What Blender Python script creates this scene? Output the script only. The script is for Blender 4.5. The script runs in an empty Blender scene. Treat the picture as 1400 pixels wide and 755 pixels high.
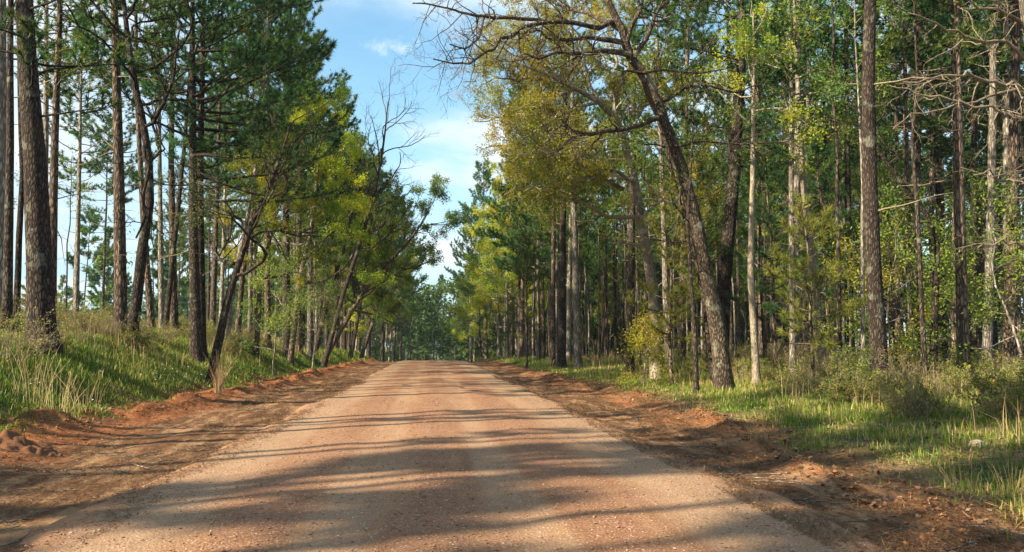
import bpy, math, random
import numpy as np

SC = bpy.context.scene
COL = SC.collection
R_ = math.radians
rnd = random.Random(11)
RG = np.random.default_rng(11)

# ------------------------------------------------------------------ camera model
F, CXP, CYP, HZ, VX, HC = 1250.0, 700.0, 377.5, 472.0, 590.0, 1.5
CAM = np.array([-0.15, 0.0, HC])
yaw = math.atan((CXP - VX) / F)
pit = math.atan((HZ - CYP) / F)
FWD = np.array([math.sin(yaw) * math.cos(pit), math.cos(yaw) * math.cos(pit), math.sin(pit)])
RGT = np.array([math.cos(yaw), -math.sin(yaw), 0.0])
UPV = np.cross(RGT, FWD)


def pix(px, py, Y):
    """world point on the ray of photo pixel (px,py) at distance Y along the road"""
    r = FWD + RGT * ((px - CXP) / F) + UPV * ((CYP - py) / F)
    return CAM + r * (Y / r[1])


# ------------------------------------------------------------------ noise and terrain
def _h(i, j, s):
    v = np.sin(i * 127.1 + j * 311.7 + s * 74.7) * 43758.5453
    return v - np.floor(v)


def vn(x, y, s=0):
    x = np.asarray(x, float); y = np.asarray(y, float)
    i = np.floor(x); j = np.floor(y); u = x - i; v = y - j
    u = u * u * (3 - 2 * u); v = v * v * (3 - 2 * v)
    a = _h(i, j, s); b = _h(i + 1, j, s); c = _h(i, j + 1, s); d = _h(i + 1, j + 1, s)
    return (a * (1 - u) + b * u) * (1 - v) + (c * (1 - u) + d * u) * v


def fbm(x, y, s=0, o=4):
    t = 0; a = .5; n = 0
    for k in range(o):
        t = t + a * vn(x * 2 ** k, y * 2 ** k, s + k * 13); n += a; a *= .5
    return t / n


def edge_r(y):
    return 6.0 - np.clip((18 - np.asarray(y, float)) * .12, 0, 1.3)


LX = [0, 3.0, 3.4, 5.0, 6.2, 7.0, 8.2, 10, 12, 16, 40, 150, 2000]
LZ = [0, -.02, -.07, -.06, .04, .16, .8, 1.6, 1.95, 2.15, 2.3, 2.6, 3]
RX = [0, 3.0, 3.4, 5.0, 5.8, 6.6, 8.5, 12, 18, 30, 150, 2000]
RZ = [0, -.02, -.07, -.05, .02, .08, .2, .45, .7, .95, 1.6, 3]


def rz(y):
    u = np.maximum(y - 85, 0)
    return np.where(u < 20, -.0015 * u * u, np.maximum(-.6 - .06 * (u - 20), -6.0))


def H(x, y):
    x = np.asarray(x, float); y = np.asarray(y, float)
    w = x + (fbm(x * .3, y * .22, 3, 2) - .5) * 1.3 * np.clip((np.abs(x) - 3.6) / 2, 0, 1)
    z = np.where(x < 0, np.interp(-w, LX, LZ), np.interp(w, RX, RZ))
    off = np.clip((np.abs(x) - 3.2) / 1.5, 0, 1)
    z = z + off * (fbm(x * .8, y * .8, 5, 3) - .5) * .16
    near = np.clip((np.abs(x) - 6) / 6, 0, 1)
    z = z + near * (fbm(x * .12, y * .12, 9, 3) - .5) * .5
    # ridges of graded soil left by the road grader
    cl = np.clip(fbm(x * 1.6, y * 1.1, 21, 4) * 2.6 - .95, 0, 1)
    cx = -6.35 + (vn(y * .12, 0, 40) - .5) * .9
    z = z + .30 * np.exp(-((x - cx) / .38) ** 2) * cl
    cx = edge_r(y) - .45 + (vn(y * .14, 0, 41) - .5) * 1.0
    z = z + .16 * np.exp(-((x - cx) / .42) ** 2) * cl
    ripple = np.exp(-((np.abs(x) - 4.7) / 1.1) ** 2)
    z = z + ripple * (fbm(x * 3.2, y * .9, 31, 3) - .5) * .09
    return z + rz(y)


def h1(x, y):
    return float(H(np.array([x]), np.array([y]))[0])


# ------------------------------------------------------------------ objects
def tag(o, label=None, cat=None, group=None, kind=None):
    if label: o['label'] = label
    if cat: o['category'] = cat
    if group: o['group'] = group
    if kind: o['kind'] = kind
    return o


def empty(name, loc, rz_=0, s=1):
    o = bpy.data.objects.new(name, None); COL.objects.link(o)
    o.location = loc; o.rotation_euler = (0, 0, rz_); o.scale = (s, s, s)
    o.empty_display_size = .3
    return o


def nrm(v):
    return v / (np.linalg.norm(v, axis=-1, keepdims=True) + 1e-9)


class MB:
    def __init__(s):
        s.V = []; s.T = []; s.M = []; s.A = []; s.S = []; s.n = 0

    def add(s, V, T, m=0, tint=.5, smooth=False):
        V = np.asarray(V, np.float32).reshape(-1, 3); T = np.asarray(T, np.int64).reshape(-1, 3)
        s.V.append(V); s.T.append(T + s.n); s.n += len(V)
        s.M.append(np.full(len(T), m, np.int32)); s.S.append(np.full(len(T), smooth, bool))
        s.A.append(np.broadcast_to(np.asarray(tint, np.float32), (len(T),)).copy())

    def tube(s, P, Rr, k=6, m=0, tint=.5, jag=0.0, cap=True):
        P = np.asarray(P, float); Rr = np.asarray(Rr, float); n = len(P)
        t = nrm(np.gradient(P, axis=0)); ax = nrm(P[-1] - P[0])
        ref = np.array([1., 0, 0]) if abs(ax[0]) < .7 else np.array([0, 0, 1.])
        u = nrm(np.cross(t, ref)); v = np.cross(t, u)
        a = np.arange(k) * 2 * math.pi / k
        rr = Rr[:, None] * np.ones(k)[None]
        if jag:
            rr = rr * (1 + jag * (vn(np.arange(n)[:, None] * .9 + s.n, np.arange(k)[None] * 1.7, 5) - .5) * 2)
        V = P[:, None] + rr[..., None] * (np.cos(a)[None, :, None] * u[:, None] + np.sin(a)[None, :, None] * v[:, None])
        V = V.reshape(-1, 3)
        i = np.arange(n - 1)[:, None] * k; j = np.arange(k)[None]; j2 = (j + 1) % k
        A, B, C, D = i + j, i + j2, i + k + j2, i + k + j
        T = np.concatenate([np.stack([A, B, C], -1).reshape(-1, 3), np.stack([A, C, D], -1).reshape(-1, 3)])
        if cap:
            V = np.concatenate([V, P[-1:] + t[-1:] * Rr[-1]])
            e = (n - 1) * k
            T = np.concatenate([T, np.stack([e + np.arange(k), e + (np.arange(k) + 1) % k, np.full(k, n * k)], -1)])
        s.add(V, T, m, tint, True)

    def mesh(s, name, mats):
        V = np.concatenate(s.V); T = np.concatenate(s.T)
        me = bpy.data.meshes.new(name)
        me.vertices.add(len(V)); me.vertices.foreach_set('co', V.ravel())
        me.loops.add(T.size); me.loops.foreach_set('vertex_index', T.ravel().astype(np.int32))
        me.polygons.add(len(T)); me.polygons.foreach_set('loop_start', (np.arange(len(T)) * 3).astype(np.int32))
        me.polygons.foreach_set('material_index', np.concatenate(s.M))
        me.polygons.foreach_set('use_smooth', np.concatenate(s.S))
        at = me.attributes.new('tint', 'FLOAT', 'FACE'); at.data.foreach_set('value', np.concatenate(s.A))
        for m in mats: me.materials.append(m)
        me.update(calc_edges=True)
        return me

    def build(s, name, mats, parent=None):
        o = bpy.data.objects.new(name, s.mesh(name, mats if isinstance(mats, list) else [mats]))
        COL.objects.link(o)
        if parent: o.parent = parent
        return o

    def arrays(s):
        return np.concatenate(s.V), np.concatenate(s.T), np.concatenate(s.M), np.concatenate(s.A), np.concatenate(s.S)


def kids(o):
    return [c for c in COL.objects if c.parent == o]


KC = {}


def dup(root, children, loc, rz_, s, label, group=None, name=None):
    r = root.copy(); COL.objects.link(r); r.location = loc; r.rotation_euler = (0, 0, rz_); r.scale = (s, s, s)
    r['label'] = label
    if group: r['group'] = group
    elif 'group' in r: del r['group']
    for c in children:
        d = c.copy(); COL.objects.link(d); d.parent = r
    return r


# ------------------------------------------------------------------ materials
def newmat(name):
    m = bpy.data.materials.new(name); m.use_nodes = True; m.node_tree.nodes.clear()
    return m, m.node_tree


def N(nt, t, ins=None, **pr):
    n = nt.nodes.new(t)
    for k, v in pr.items(): setattr(n, k, v)
    for k, v in (ins or {}).items():
        if isinstance(v, bpy.types.NodeSocket): nt.links.new(v, n.inputs[k])
        else: n.inputs[k].default_value = v
    return n


def ramp(nt, fac, stops):
    n = N(nt, 'ShaderNodeValToRGB', {0: fac}); e = n.color_ramp.elements
    while len(e) > len(stops): e.remove(e[-1])
    while len(e) < len(stops): e.new(1)
    for q, (p, c) in zip(e, stops):
        q.position = p; q.color = (*c, 1) if len(c) == 3 else c
    return n.outputs[0]


def math_(nt, op, a, b=0.5, clamp=False):
    return N(nt, 'ShaderNodeMath', {0: a, 1: b}, operation=op, use_clamp=clamp).outputs[0]


def mapr(nt, v, a, b, c=0.0, d=1.0):
    return N(nt, 'ShaderNodeMapRange', {0: v, 1: a, 2: b, 3: c, 4: d}, interpolation_type='SMOOTHSTEP').outputs[0]


def mixc(nt, f, a, b, blend='MIX'):
    n = N(nt, 'ShaderNodeMix', data_type='RGBA', blend_type=blend)
    for k, v in ((0, f), (6, a), (7, b)):
        if isinstance(v, bpy.types.NodeSocket): nt.links.new(v, n.inputs[k])
        else: n.inputs[k].default_value = v if k == 0 else (*v, 1)
    return n.outputs[2]


def noise(nt, vec, scale, detail=4, rough=.55):
    return N(nt, 'ShaderNodeTexNoise', {'Vector': vec, 'Scale': scale, 'Detail': detail, 'Roughness': rough}).outputs[0]


def finish(nt, color, rough=.9, bump=None, bstr=.5, bdist=.02, spec=.25):
    p = N(nt, 'ShaderNodeBsdfPrincipled', {'Base Color': color, 'Roughness': rough, 'Specular IOR Level': spec})
    if bump is not None:
        b = N(nt, 'ShaderNodeBump', {'Height': bump, 'Strength': bstr, 'Distance': bdist})
        nt.links.new(b.outputs[0], p.inputs['Normal'])
    o = N(nt, 'ShaderNodeOutputMaterial'); nt.links.new(p.outputs[0], o.inputs[0])


def leaf_mat(name, stops, trans=.4, tcol=(1.25, 1.1, .55), vary=.25, rough=.55):
    m, nt = newmat(name)
    a = N(nt, 'ShaderNodeAttribute', attribute_name='tint').outputs['Fac']
    c = ramp(nt, a, stops)
    oi = N(nt, 'ShaderNodeObjectInfo').outputs['Random']
    hsv = N(nt, 'ShaderNodeHueSaturation', {'Hue': mapr(nt, oi, 0, 1, .485, .515), 'Saturation': 1.0,
                                            'Value': mapr(nt, oi, 0, 1, 1 - vary, 1 + vary), 'Color': c}).outputs[0]
    d = N(nt, 'ShaderNodeBsdfPrincipled', {'Base Color': hsv, 'Roughness': rough, 'Specular IOR Level': .3})
    tc = mixc(nt, 1.0, hsv, tcol, 'MULTIPLY')
    t = N(nt, 'ShaderNodeBsdfTranslucent', {'Color': tc})
    mx = N(nt, 'ShaderNodeMixShader', {0: trans, 1: d.outputs[0], 2: t.outputs[0]})
    o = N(nt, 'ShaderNodeOutputMaterial'); nt.links.new(mx.outputs[0], o.inputs[0])
    return m


def bark_mat(name, dark, mid, light, sx=9, sz=2.2, crack=True, lichen=None, bd=.03):
    m, nt = newmat(name)
    tc = N(nt, 'ShaderNodeTexCoord').outputs['Object']
    mp = N(nt, 'ShaderNodeMapping', {'Vector': tc, 'Scale': (sx * 2.6, sx * 2.6, sz * 2.6)}).outputs[0]
    wob = N(nt, 'ShaderNodeTexNoise', {'Vector': mp, 'Scale': 1.2, 'Detail': 3}).outputs['Color']
    mp2 = N(nt, 'ShaderNodeMix', {0: .5, 4: mp, 5: wob}, data_type='VECTOR').outputs[1]
    vo = N(nt, 'ShaderNodeTexVoronoi', {'Vector': mp2, 'Scale': 1.0}, feature='DISTANCE_TO_EDGE').outputs[0]
    vc = N(nt, 'ShaderNodeTexVoronoi', {'Vector': mp2, 'Scale': 1.0}).outputs['Color']
    plate = math_(nt, 'MULTIPLY', mapr(nt, vo, 0.0, .3), mapr(nt, noise(nt, mp, .9, 5, .7), .2, .5, .45, 1))
    n1 = noise(nt, mp, 2.3, 6, .65); n2 = noise(nt, tc, .7, 3)
    oi = N(nt, 'ShaderNodeObjectInfo').outputs['Random']
    vcs = N(nt, 'ShaderNodeSeparateColor', {0: vc}).outputs[0]
    tone = math_(nt, 'ADD', math_(nt, 'MULTIPLY', n1, .5), math_(nt, 'MULTIPLY', vcs, .5))
    c = ramp(nt, tone, [(.25, mid), (.75, light)])
    c = mixc(nt, plate if crack else mapr(nt, n1, .3, .6), dark, c)
    c = mixc(nt, mapr(nt, n2, .45, .7, 0, .5), c, mid)
    if lichen:
        c = mixc(nt, mapr(nt, noise(nt, tc, 2.4, 5, .6), .56, .66, 0, .75), c, lichen)
    c = N(nt, 'ShaderNodeHueSaturation', {'Hue': .5, 'Saturation': 1, 'Value': mapr(nt, oi, 0, 1, .75, 1.25), 'Color': c}).outputs[0]
    hgt = math_(nt, 'ADD', math_(nt, 'MULTIPLY', plate, 1.0), math_(nt, 'MULTIPLY', n1, .6))
    finish(nt, c, .92, hgt, .9, bd, .15)
    return m


MAT = {}
MAT['pine_bark'] = bark_mat('pine_bark', (.03, .022, .017), (.12, .088, .066), (.27, .2, .145), 9, 2.4)
MAT['dark_bark'] = bark_mat('dark_bark', (.018, .014, .012), (.06, .045, .035), (.13, .10, .075), 14, 4, lichen=(.17, .17, .13))
MAT['oak_bark'] = bark_mat('oak_bark', (.035, .026, .018), (.13, .098, .068), (.27, .215, .15), 16, 4.5, lichen=(.27, .26, .2))
MAT['pale_bark'] = bark_mat('pale_bark', (.09, .07, .05), (.22, .18, .13), (.36, .31, .23), 10, 3, crack=False, lichen=(.42, .4, .34), bd=.012)
MAT['grey_bark'] = bark_mat('grey_bark', (.10, .085, .07), (.25, .215, .175), (.4, .36, .3), 8, 2.2)
MAT['dead_wood'] = bark_mat('dead_wood', (.08, .062, .042), (.19, .15, .105), (.31, .26, .19), 14, 14, crack=False, bd=.01)

MAT['needle'] = leaf_mat('pine_needles', [(0, (.018, .06, .03)), (.45, (.045, .115, .036)), (.8, (.12, .18, .03)), (1, (.26, .24, .03))], .38, (1.2, 1.15, .6))
MAT['lit_needle'] = leaf_mat('lit_pine_needles', [(0, (.06, .11, .03)), (.5, (.13, .18, .035)), (1, (.26, .26, .05))], .38, (1.25, 1.1, .5))  # yellow sunlight on the young pines, put into the needle colour
MAT['yellow_leaf'] = leaf_mat('spring_oak_leaves', [(0, (.11, .22, .022)), (.45, (.29, .355, .03)), (.8, (.47, .45, .04)), (1, (.55, .47, .045))], .52, (1.25, 1.1, .5))
MAT['green_leaf'] = leaf_mat('broad_leaves', [(0, (.05, .105, .025)), (.5, (.105, .17, .035)), (1, (.25, .28, .045))], .54)
MAT['fresh_leaf'] = leaf_mat('fresh_leaves', [(0, (.07, .15, .02)), (.5, (.14, .24, .03)), (1, (.26, .3, .04))], .45)
MAT['shrub_leaf'] = leaf_mat('shrub_leaves', [(0, (.06, .11, .02)), (.4, (.14, .18, .03)), (.75, (.26, .25, .05)), (1, (.38, .28, .1))], .42)
MAT['grass'] = leaf_mat('grass_blades', [(0, (.045, .12, .016)), (.35, (.095, .19, .018)), (.65, (.21, .25, .03)), (.84, (.36, .29, .09)), (1, (.52, .4, .19))], .35, (1.1, 1.1, .6), 0, .5)
MAT['dry_grass'] = leaf_mat('dry_grass', [(0, (.3, .2, .09)), (.5, (.48, .35, .17)), (1, (.62, .5, .28))], .3, (1.05, 1, .8), .1)
MAT['straw'] = leaf_mat('pine_straw', [(0, (.05, .026, .013)), (.5, (.13, .066, .028)), (.8, (.26, .14, .06)), (1, (.42, .27, .14))], .1, (1, 1, 1), 0)
MAT['litter'] = leaf_mat('fallen_leaves', [(0, (.07, .035, .016)), (.5, (.15, .085, .04)), (.85, (.23, .15, .08)), (1, (.3, .22, .14))], .12, (1, 1, 1), 0)
MAT['petal'] = leaf_mat('white_petals', [(0, (.7, .7, .68)), (1, (.85, .85, .85))], .2, (1, 1, 1), 0)
MAT['cone_leaf'] = leaf_mat('rusty_leaves', [(0, (.16, .06, .025)), (.6, (.3, .12, .045)), (1, (.4, .2, .07))], .35, (1.1, .9, .6))


def stone_mat(name, stops):
    m, nt = newmat(name)
    a = N(nt, 'ShaderNodeAttribute', attribute_name='tint').outputs['Fac']
    tc = N(nt, 'ShaderNodeTexCoord').outputs['Object']
    n1 = noise(nt, tc, 60, 4)
    c = mixc(nt, mapr(nt, n1, .35, .65, 0, .35), ramp(nt, a, stops), (.2, .12, .07))
    finish(nt, c, .92, n1, .4, .004, .2)
    return m


MAT['pebble'] = stone_mat('pebbles', [(0, (.17, .085, .05)), (.5, (.3, .16, .095)), (.85, (.4, .27, .18)), (1, (.55, .46, .37))])
MAT['clod'] = stone_mat('red_clods', [(0, (.09, .035, .016)), (.5, (.22, .085, .034)), (1, (.34, .17, .08))])


def ground_mat():
    m, nt = newmat('ground_soil')
    pos = N(nt, 'ShaderNodeNewGeometry').outputs['Position']
    sp = N(nt, 'ShaderNodeSeparateXYZ', {0: pos}); x = sp.outputs[0]
    n1 = noise(nt, pos, .7, 6, .6)
    ny = noise(nt, N(nt, 'ShaderNodeMapping', {'Vector': pos, 'Scale': (2.2, .45, 1)}).outputs[0], 1.2, 7, .68)
    nf = noise(nt, pos, 9, 6, .7)
    xw = math_(nt, 'ADD', x, math_(nt, 'MULTIPLY', math_(nt, 'SUBTRACT', n1, .5), 2.4))
    # bare shoulder: tan sandy dirt under dark pine straw and orange clay
    dirt = ramp(nt, nf, [(.3, (.15, .085, .045)), (.55, (.26, .15, .078)), (.75, (.36, .23, .13))])
    straw = ramp(nt, nf, [(.3, (.06, .03, .016)), (.7, (.17, .085, .04))])
    c = mixc(nt, mapr(nt, ny, .42, .54), dirt, straw)
    red = ramp(nt, nf, [(.3, (.15, .045, .016)), (.7, (.36, .12, .038))])
    brn = ramp(nt, nf, [(.3, (.12, .055, .025)), (.7, (.30, .15, .065))])
    lr = math_(nt, 'MULTIPLY', mapr(nt, xw, -5.1, -5.9), mapr(nt, ny, .3, .5, 1, .55))
    c = mixc(nt, lr, c, red)
    rr = math_(nt, 'MULTIPLY', mapr(nt, xw, 4.2, 5.0), mapr(nt, ny, .42, .6, .75, .1))
    c = mixc(nt, rr, c, mixc(nt, mapr(nt, n1, .5, .6, .1, .8), brn, red))
    turf = ramp(nt, nf, [(.3, (.028, .042, .014)), (.55, (.055, .07, .022)), (.8, (.15, .105, .05))])
    c = mixc(nt, mapr(nt, xw, -6.9, -7.5), c, turf)
    turf2 = mixc(nt, mapr(nt, n1, .42, .58), turf, ramp(nt, nf, [(.3, (.13, .08, .04)), (.7, (.3, .2, .11))]))
    yy = sp.outputs[1]
    shift = N(nt, 'ShaderNodeMapRange', {0: yy, 1: 7.2, 2: 18, 3: 1.3, 4: 0}).outputs[0]
    c = mixc(nt, mapr(nt, math_(nt, 'ADD', xw, shift), 5.7, 6.6), c, turf2)
    floor_ = ramp(nt, nf, [(.3, (.055, .032, .017)), (.55, (.13, .08, .04)), (.8, (.24, .155, .085))])
    c = mixc(nt, mapr(nt, xw, 10.5, 13), c, floor_)
    c = mixc(nt, mapr(nt, xw, -14, -18), c, mixc(nt, n1, floor_, turf))
    c = mixc(nt, mapr(nt, yy, 110, 160), c, turf)
    hb = math_(nt, 'ADD', math_(nt, 'MULTIPLY', ny, 1.2), math_(nt, 'MULTIPLY', nf, .5))
    finish(nt, c, .95, hb, .8, .08, .1)
    return m


def road_mat():
    m, nt = newmat('gravel_road')
    pos = N(nt, 'ShaderNodeNewGeometry').outputs['Position']
    x = N(nt, 'ShaderNodeSeparateXYZ', {0: pos}).outputs[0]
    stretched = N(nt, 'ShaderNodeMapping', {'Vector': pos, 'Scale': (1, .09, 1)}).outputs[0]
    ns = noise(nt, stretched, 2.6, 5, .6)
    nl = noise(nt, pos, .5, 4, .6)
    nf = noise(nt, pos, 38, 5, .75)
    nm = noise(nt, pos, 6, 6, .7)
    vo = N(nt, 'ShaderNodeTexVoronoi', {'Vector': pos, 'Scale': 34}); vd = vo.outputs['Distance']
    vcol = N(nt, 'ShaderNodeSeparateColor', {0: vo.outputs['Color']}).outputs[0]
    v2 = N(nt, 'ShaderNodeTexVoronoi', {'Vector': pos, 'Scale': 95}); v2c = N(nt, 'ShaderNodeSeparateColor', {0: v2.outputs['Color']}).outputs[1]
    base = ramp(nt, ns, [(.3, (.17, .072, .031)), (.5, (.225, .108, .047)), (.7, (.275, .154, .077))])
    wob = math_(nt, 'ADD', x, math_(nt, 'MULTIPLY', math_(nt, 'SUBTRACT', noise(nt, stretched, .8, 2), .5), .5))
    lane = math_(nt, 'COSINE', math_(nt, 'MULTIPLY', math_(nt, 'SUBTRACT', wob, .62), 4.3))
    base = mixc(nt, math_(nt, 'MULTIPLY', mapr(nt, lane, .1, .9), mapr(nt, ns, .35, .6, .3, .75)), base, (.31, .19, .105))
    base = mixc(nt, math_(nt, 'MULTIPLY', mapr(nt, lane, -.3, -.95), .45), base, (.19, .082, .04))
    # paler, dustier edges
    ax = N(nt, 'ShaderNodeMath', {0: x}, operation='ABSOLUTE').outputs[0]
    edge = mapr(nt, math_(nt, 'ADD', ax, math_(nt, 'MULTIPLY', math_(nt, 'SUBTRACT', nl, .5), 1.5)), 1.7, 2.7, 0, .65)
    c = mixc(nt, edge, base, (.29, .2, .118))
    c = mixc(nt, mapr(nt, nl, .45, .65, 0, .35), c, (.27, .125, .07))
    c = mixc(nt, mapr(nt, nm, .5, .7, 0, .4), c, (.2, .105, .065))
    c = mixc(nt, mapr(nt, v2c, .55, 1, 0, .38), c, (.5, .38, .28))
    c = mixc(nt, mapr(nt, v2c, .35, 0, 0, .5), c, (.13, .065, .04))
    c = mixc(nt, math_(nt, 'MULTIPLY', mapr(nt, vcol, .86, .97), mapr(nt, vd, .45, .2)), c, (.52, .42, .34))
    ed = mapr(nt, math_(nt, 'ADD', ax, math_(nt, 'MULTIPLY', math_(nt, 'SUBTRACT', nm, .5), 1.9)), 2.75, 3.15)
    c = mixc(nt, ed, c, mixc(nt, nm, (.15, .078, .04), (.36, .2, .11)))
    hb = math_(nt, 'ADD', math_(nt, 'MULTIPLY', nm, 1.0), math_(nt, 'ADD', math_(nt, 'MULTIPLY', mapr(nt, vd, 0, .6, 1, 0), .35), math_(nt, 'MULTIPLY', nf, .5)))
    finish(nt, c, .93, hb, .55, .03, .2)
    return m


# ------------------------------------------------------------------ ground, road
def axis(parts):
    out = []
    for a, b, st in parts: out.append(np.arange(a, b, st))
    return np.unique(np.concatenate(out))


def grid(name, xs, ys, zf, mat):
    X, Y = np.meshgrid(xs, ys); Z = zf(X, Y)
    nx, ny = len(xs), len(ys)
    V = np.stack([X, Y, Z], -1).reshape(-1, 3)
    i = (np.arange(ny - 1)[:, None] * nx + np.arange(nx - 1)[None]).ravel()
    T = np.concatenate([np.stack([i, i + 1, i + nx + 1], -1), np.stack([i, i + nx + 1, i + nx], -1)])
    mb = MB(); mb.add(V, T, 0, .5, True)
    return mb.build(name, mat)


gx = np.concatenate([-np.geomspace(2000, 42, 24), np.arange(-40, -16, 1.0), np.arange(-16, -8, .3), np.arange(-8, -3.2, .1), np.arange(-3.2, 3.3, .3),
                     np.arange(3.3, 7.5, .1), np.arange(7.5, 16, .3), np.arange(16, 40, 1.0), np.geomspace(42, 2000, 24)])
gy = np.concatenate([-np.geomspace(400, 22, 12), np.arange(-20, 4, .8), np.arange(4, 22, .11), np.arange(22, 45, .3), np.arange(45, 120, 1.2), np.geomspace(121, 2600, 50)])
tag(grid('ground', gx, gy, lambda x, y: H(x, y) - np.where(np.abs(x) < 2.6, .12, 0), ground_mat()), kind='structure')


def road_z(x, y):
    crown = .055 * (1 - np.clip(np.abs(x) / 3.3, 0, 1.2) ** 2)
    nz = (fbm(x * .9, y * .9, 71, 3) - .5)
    hw = 3.06 + (fbm(y * .35, x * 0 + np.sign(x) * 4, 73, 3) - .5) * .5 + (fbm(y * 2.3, x * 0 + np.sign(x) * 4, 74, 3) - .5) * .3
    drop = np.clip((np.abs(x) - hw) / .45, 0, 1)
    lane = np.cos((x - .62) * 4.3 + (fbm(y * .07, y * 0 + 2, 75, 2) - .5) * 2)
    nz = nz - .35 * lane * np.clip(1.2 - np.abs(x) / 2.8, 0, 1) + .9 * np.clip(fbm(x * 2.2, y * 1.3, 79, 3) - .5, 0, 1)
    return rz(y) + crown + .012 + nz * .026 - drop * .2 + (fbm(x * 5, y * 5, 77, 2) - .5) * .012


xs = np.concatenate([np.arange(-3.75, -2.5, .08), np.arange(-2.5, 2.5, .15), np.arange(2.5, 3.8, .08)])
ys = np.concatenate([np.arange(-30, 4, 1), np.arange(4, 24, .12), np.arange(24, 60, .4), np.arange(60, 125, 1), np.arange(125, 420, 6)])
tag(grid('road', xs, ys, road_z, road_mat()), kind='structure')


def surf(x, y):
    return np.where(np.abs(x) < 3.0, road_z(x, y), np.maximum(H(x, y), np.where(np.abs(x) < 3.6, road_z(x, y), -99)))


# ------------------------------------------------------------------ foliage primitives
def tufts(mb, C, D, n, L, w, rng, m=0, spread=.75, tb=0.0, tv=.3):
    C = np.asarray(C, float); D = nrm(np.asarray(D, float)); M = len(C)
    if not M: return
    c = np.repeat(C, n, 0); d = nrm(np.repeat(D, n, 0) + rng.normal(0, spread, (M * n, 3)))
    d[:, 2] -= .08; d = nrm(d)
    l = L * rng.uniform(.7, 1.15, (M * n, 1))
    s = nrm(np.cross(d, rng.normal(0, 1, (M * n, 3)))) * w * .5
    b = c - np.repeat(D, n, 0) * rng.uniform(0, .12, (M * n, 1)) * (L / .22)
    V = np.stack([b - s, b + s, b + d * l], 1).reshape(-1, 3)
    T = np.arange(M * n * 3).reshape(-1, 3)
    t = np.clip(.49 + tb + np.repeat(rng.normal(0, tv * .6, M), n) + rng.normal(0, tv * .35, M * n), 0, 1)
    mb.add(V, T, m, t)


def leaves(mb, C, size, rng, m=0, up=.5, tb=0.0, tv=.22, asp=.5, pertint=None):
    C = np.asarray(C, float); M = len(C)
    if not M: return
    nor = nrm(rng.normal(0, 1, (M, 3)) + np.array([0, 0, up]))
    a = nrm(np.cross(nor, rng.normal(0, 1, (M, 3)))); b = np.cross(nor, a)
    s = size * rng.uniform(.6, 1.3, (M, 1))
    V = np.stack([C - a * s * .5, C + b * s * asp * .5 + nor * s * .06, C + a * s * .5, C - b * s * asp * .5 + nor * s * .06], 1).reshape(-1, 3)
    i = np.arange(M) * 4
    T = np.stack([np.stack([i, i + 1, i + 2], -1), np.stack([i, i + 2, i + 3], -1)], 1).reshape(-1, 3)
    t = np.clip(.45 + tb + rng.normal(0, tv, M) + (pertint if pertint is not None else 0), 0, 1)
    mb.add(V, T, m, np.repeat(t, 2))


def unit(az, el):
    return np.array([math.cos(az) * math.cos(el), math.sin(az) * math.cos(el), math.sin(el)])


def trunk_center(path, z):
    p = np.asarray(path)
    return np.stack([np.interp(z, p[:, 2], p[:, 0]), np.interp(z, p[:, 2], p[:, 1]), z], -1)


def wob_path(rng, h, lean=.03, wob=.12):
    z = np.linspace(0, h, 9); a = rng.uniform(0, 6.28); l = rng.normal(0, lean)
    x = math.cos(a) * l * z + np.cumsum(rng.normal(0, wob, 9)) * (z / h) ** .7 * .6
    y = math.sin(a) * l * z + np.cumsum(rng.normal(0, wob, 9)) * (z / h) ** .7 * .6
    return np.stack([x - x[0], y - y[0], z], -1)


def trunk_mb(path, h, D, k=10, flare=.42, seg=26, top=.16, jag=.05, pw=.85):
    z = np.concatenate([[-.4], np.linspace(0, .9, 5), np.linspace(1.4, h, seg)])
    P = trunk_center(path, np.maximum(z, 0)); P[:, 2] = z
    t = np.clip(z / h, 0, 1)
    r = D / 2 * (top + (1 - top) * (1 - t) ** pw) + flare * D / 2 * np.exp(-np.maximum(z, 0) / .35)
    mb = MB(); mb.tube(P, r, k, 0, .5, jag)
    return mb, (lambda zz: np.interp(zz, z, r))


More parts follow.
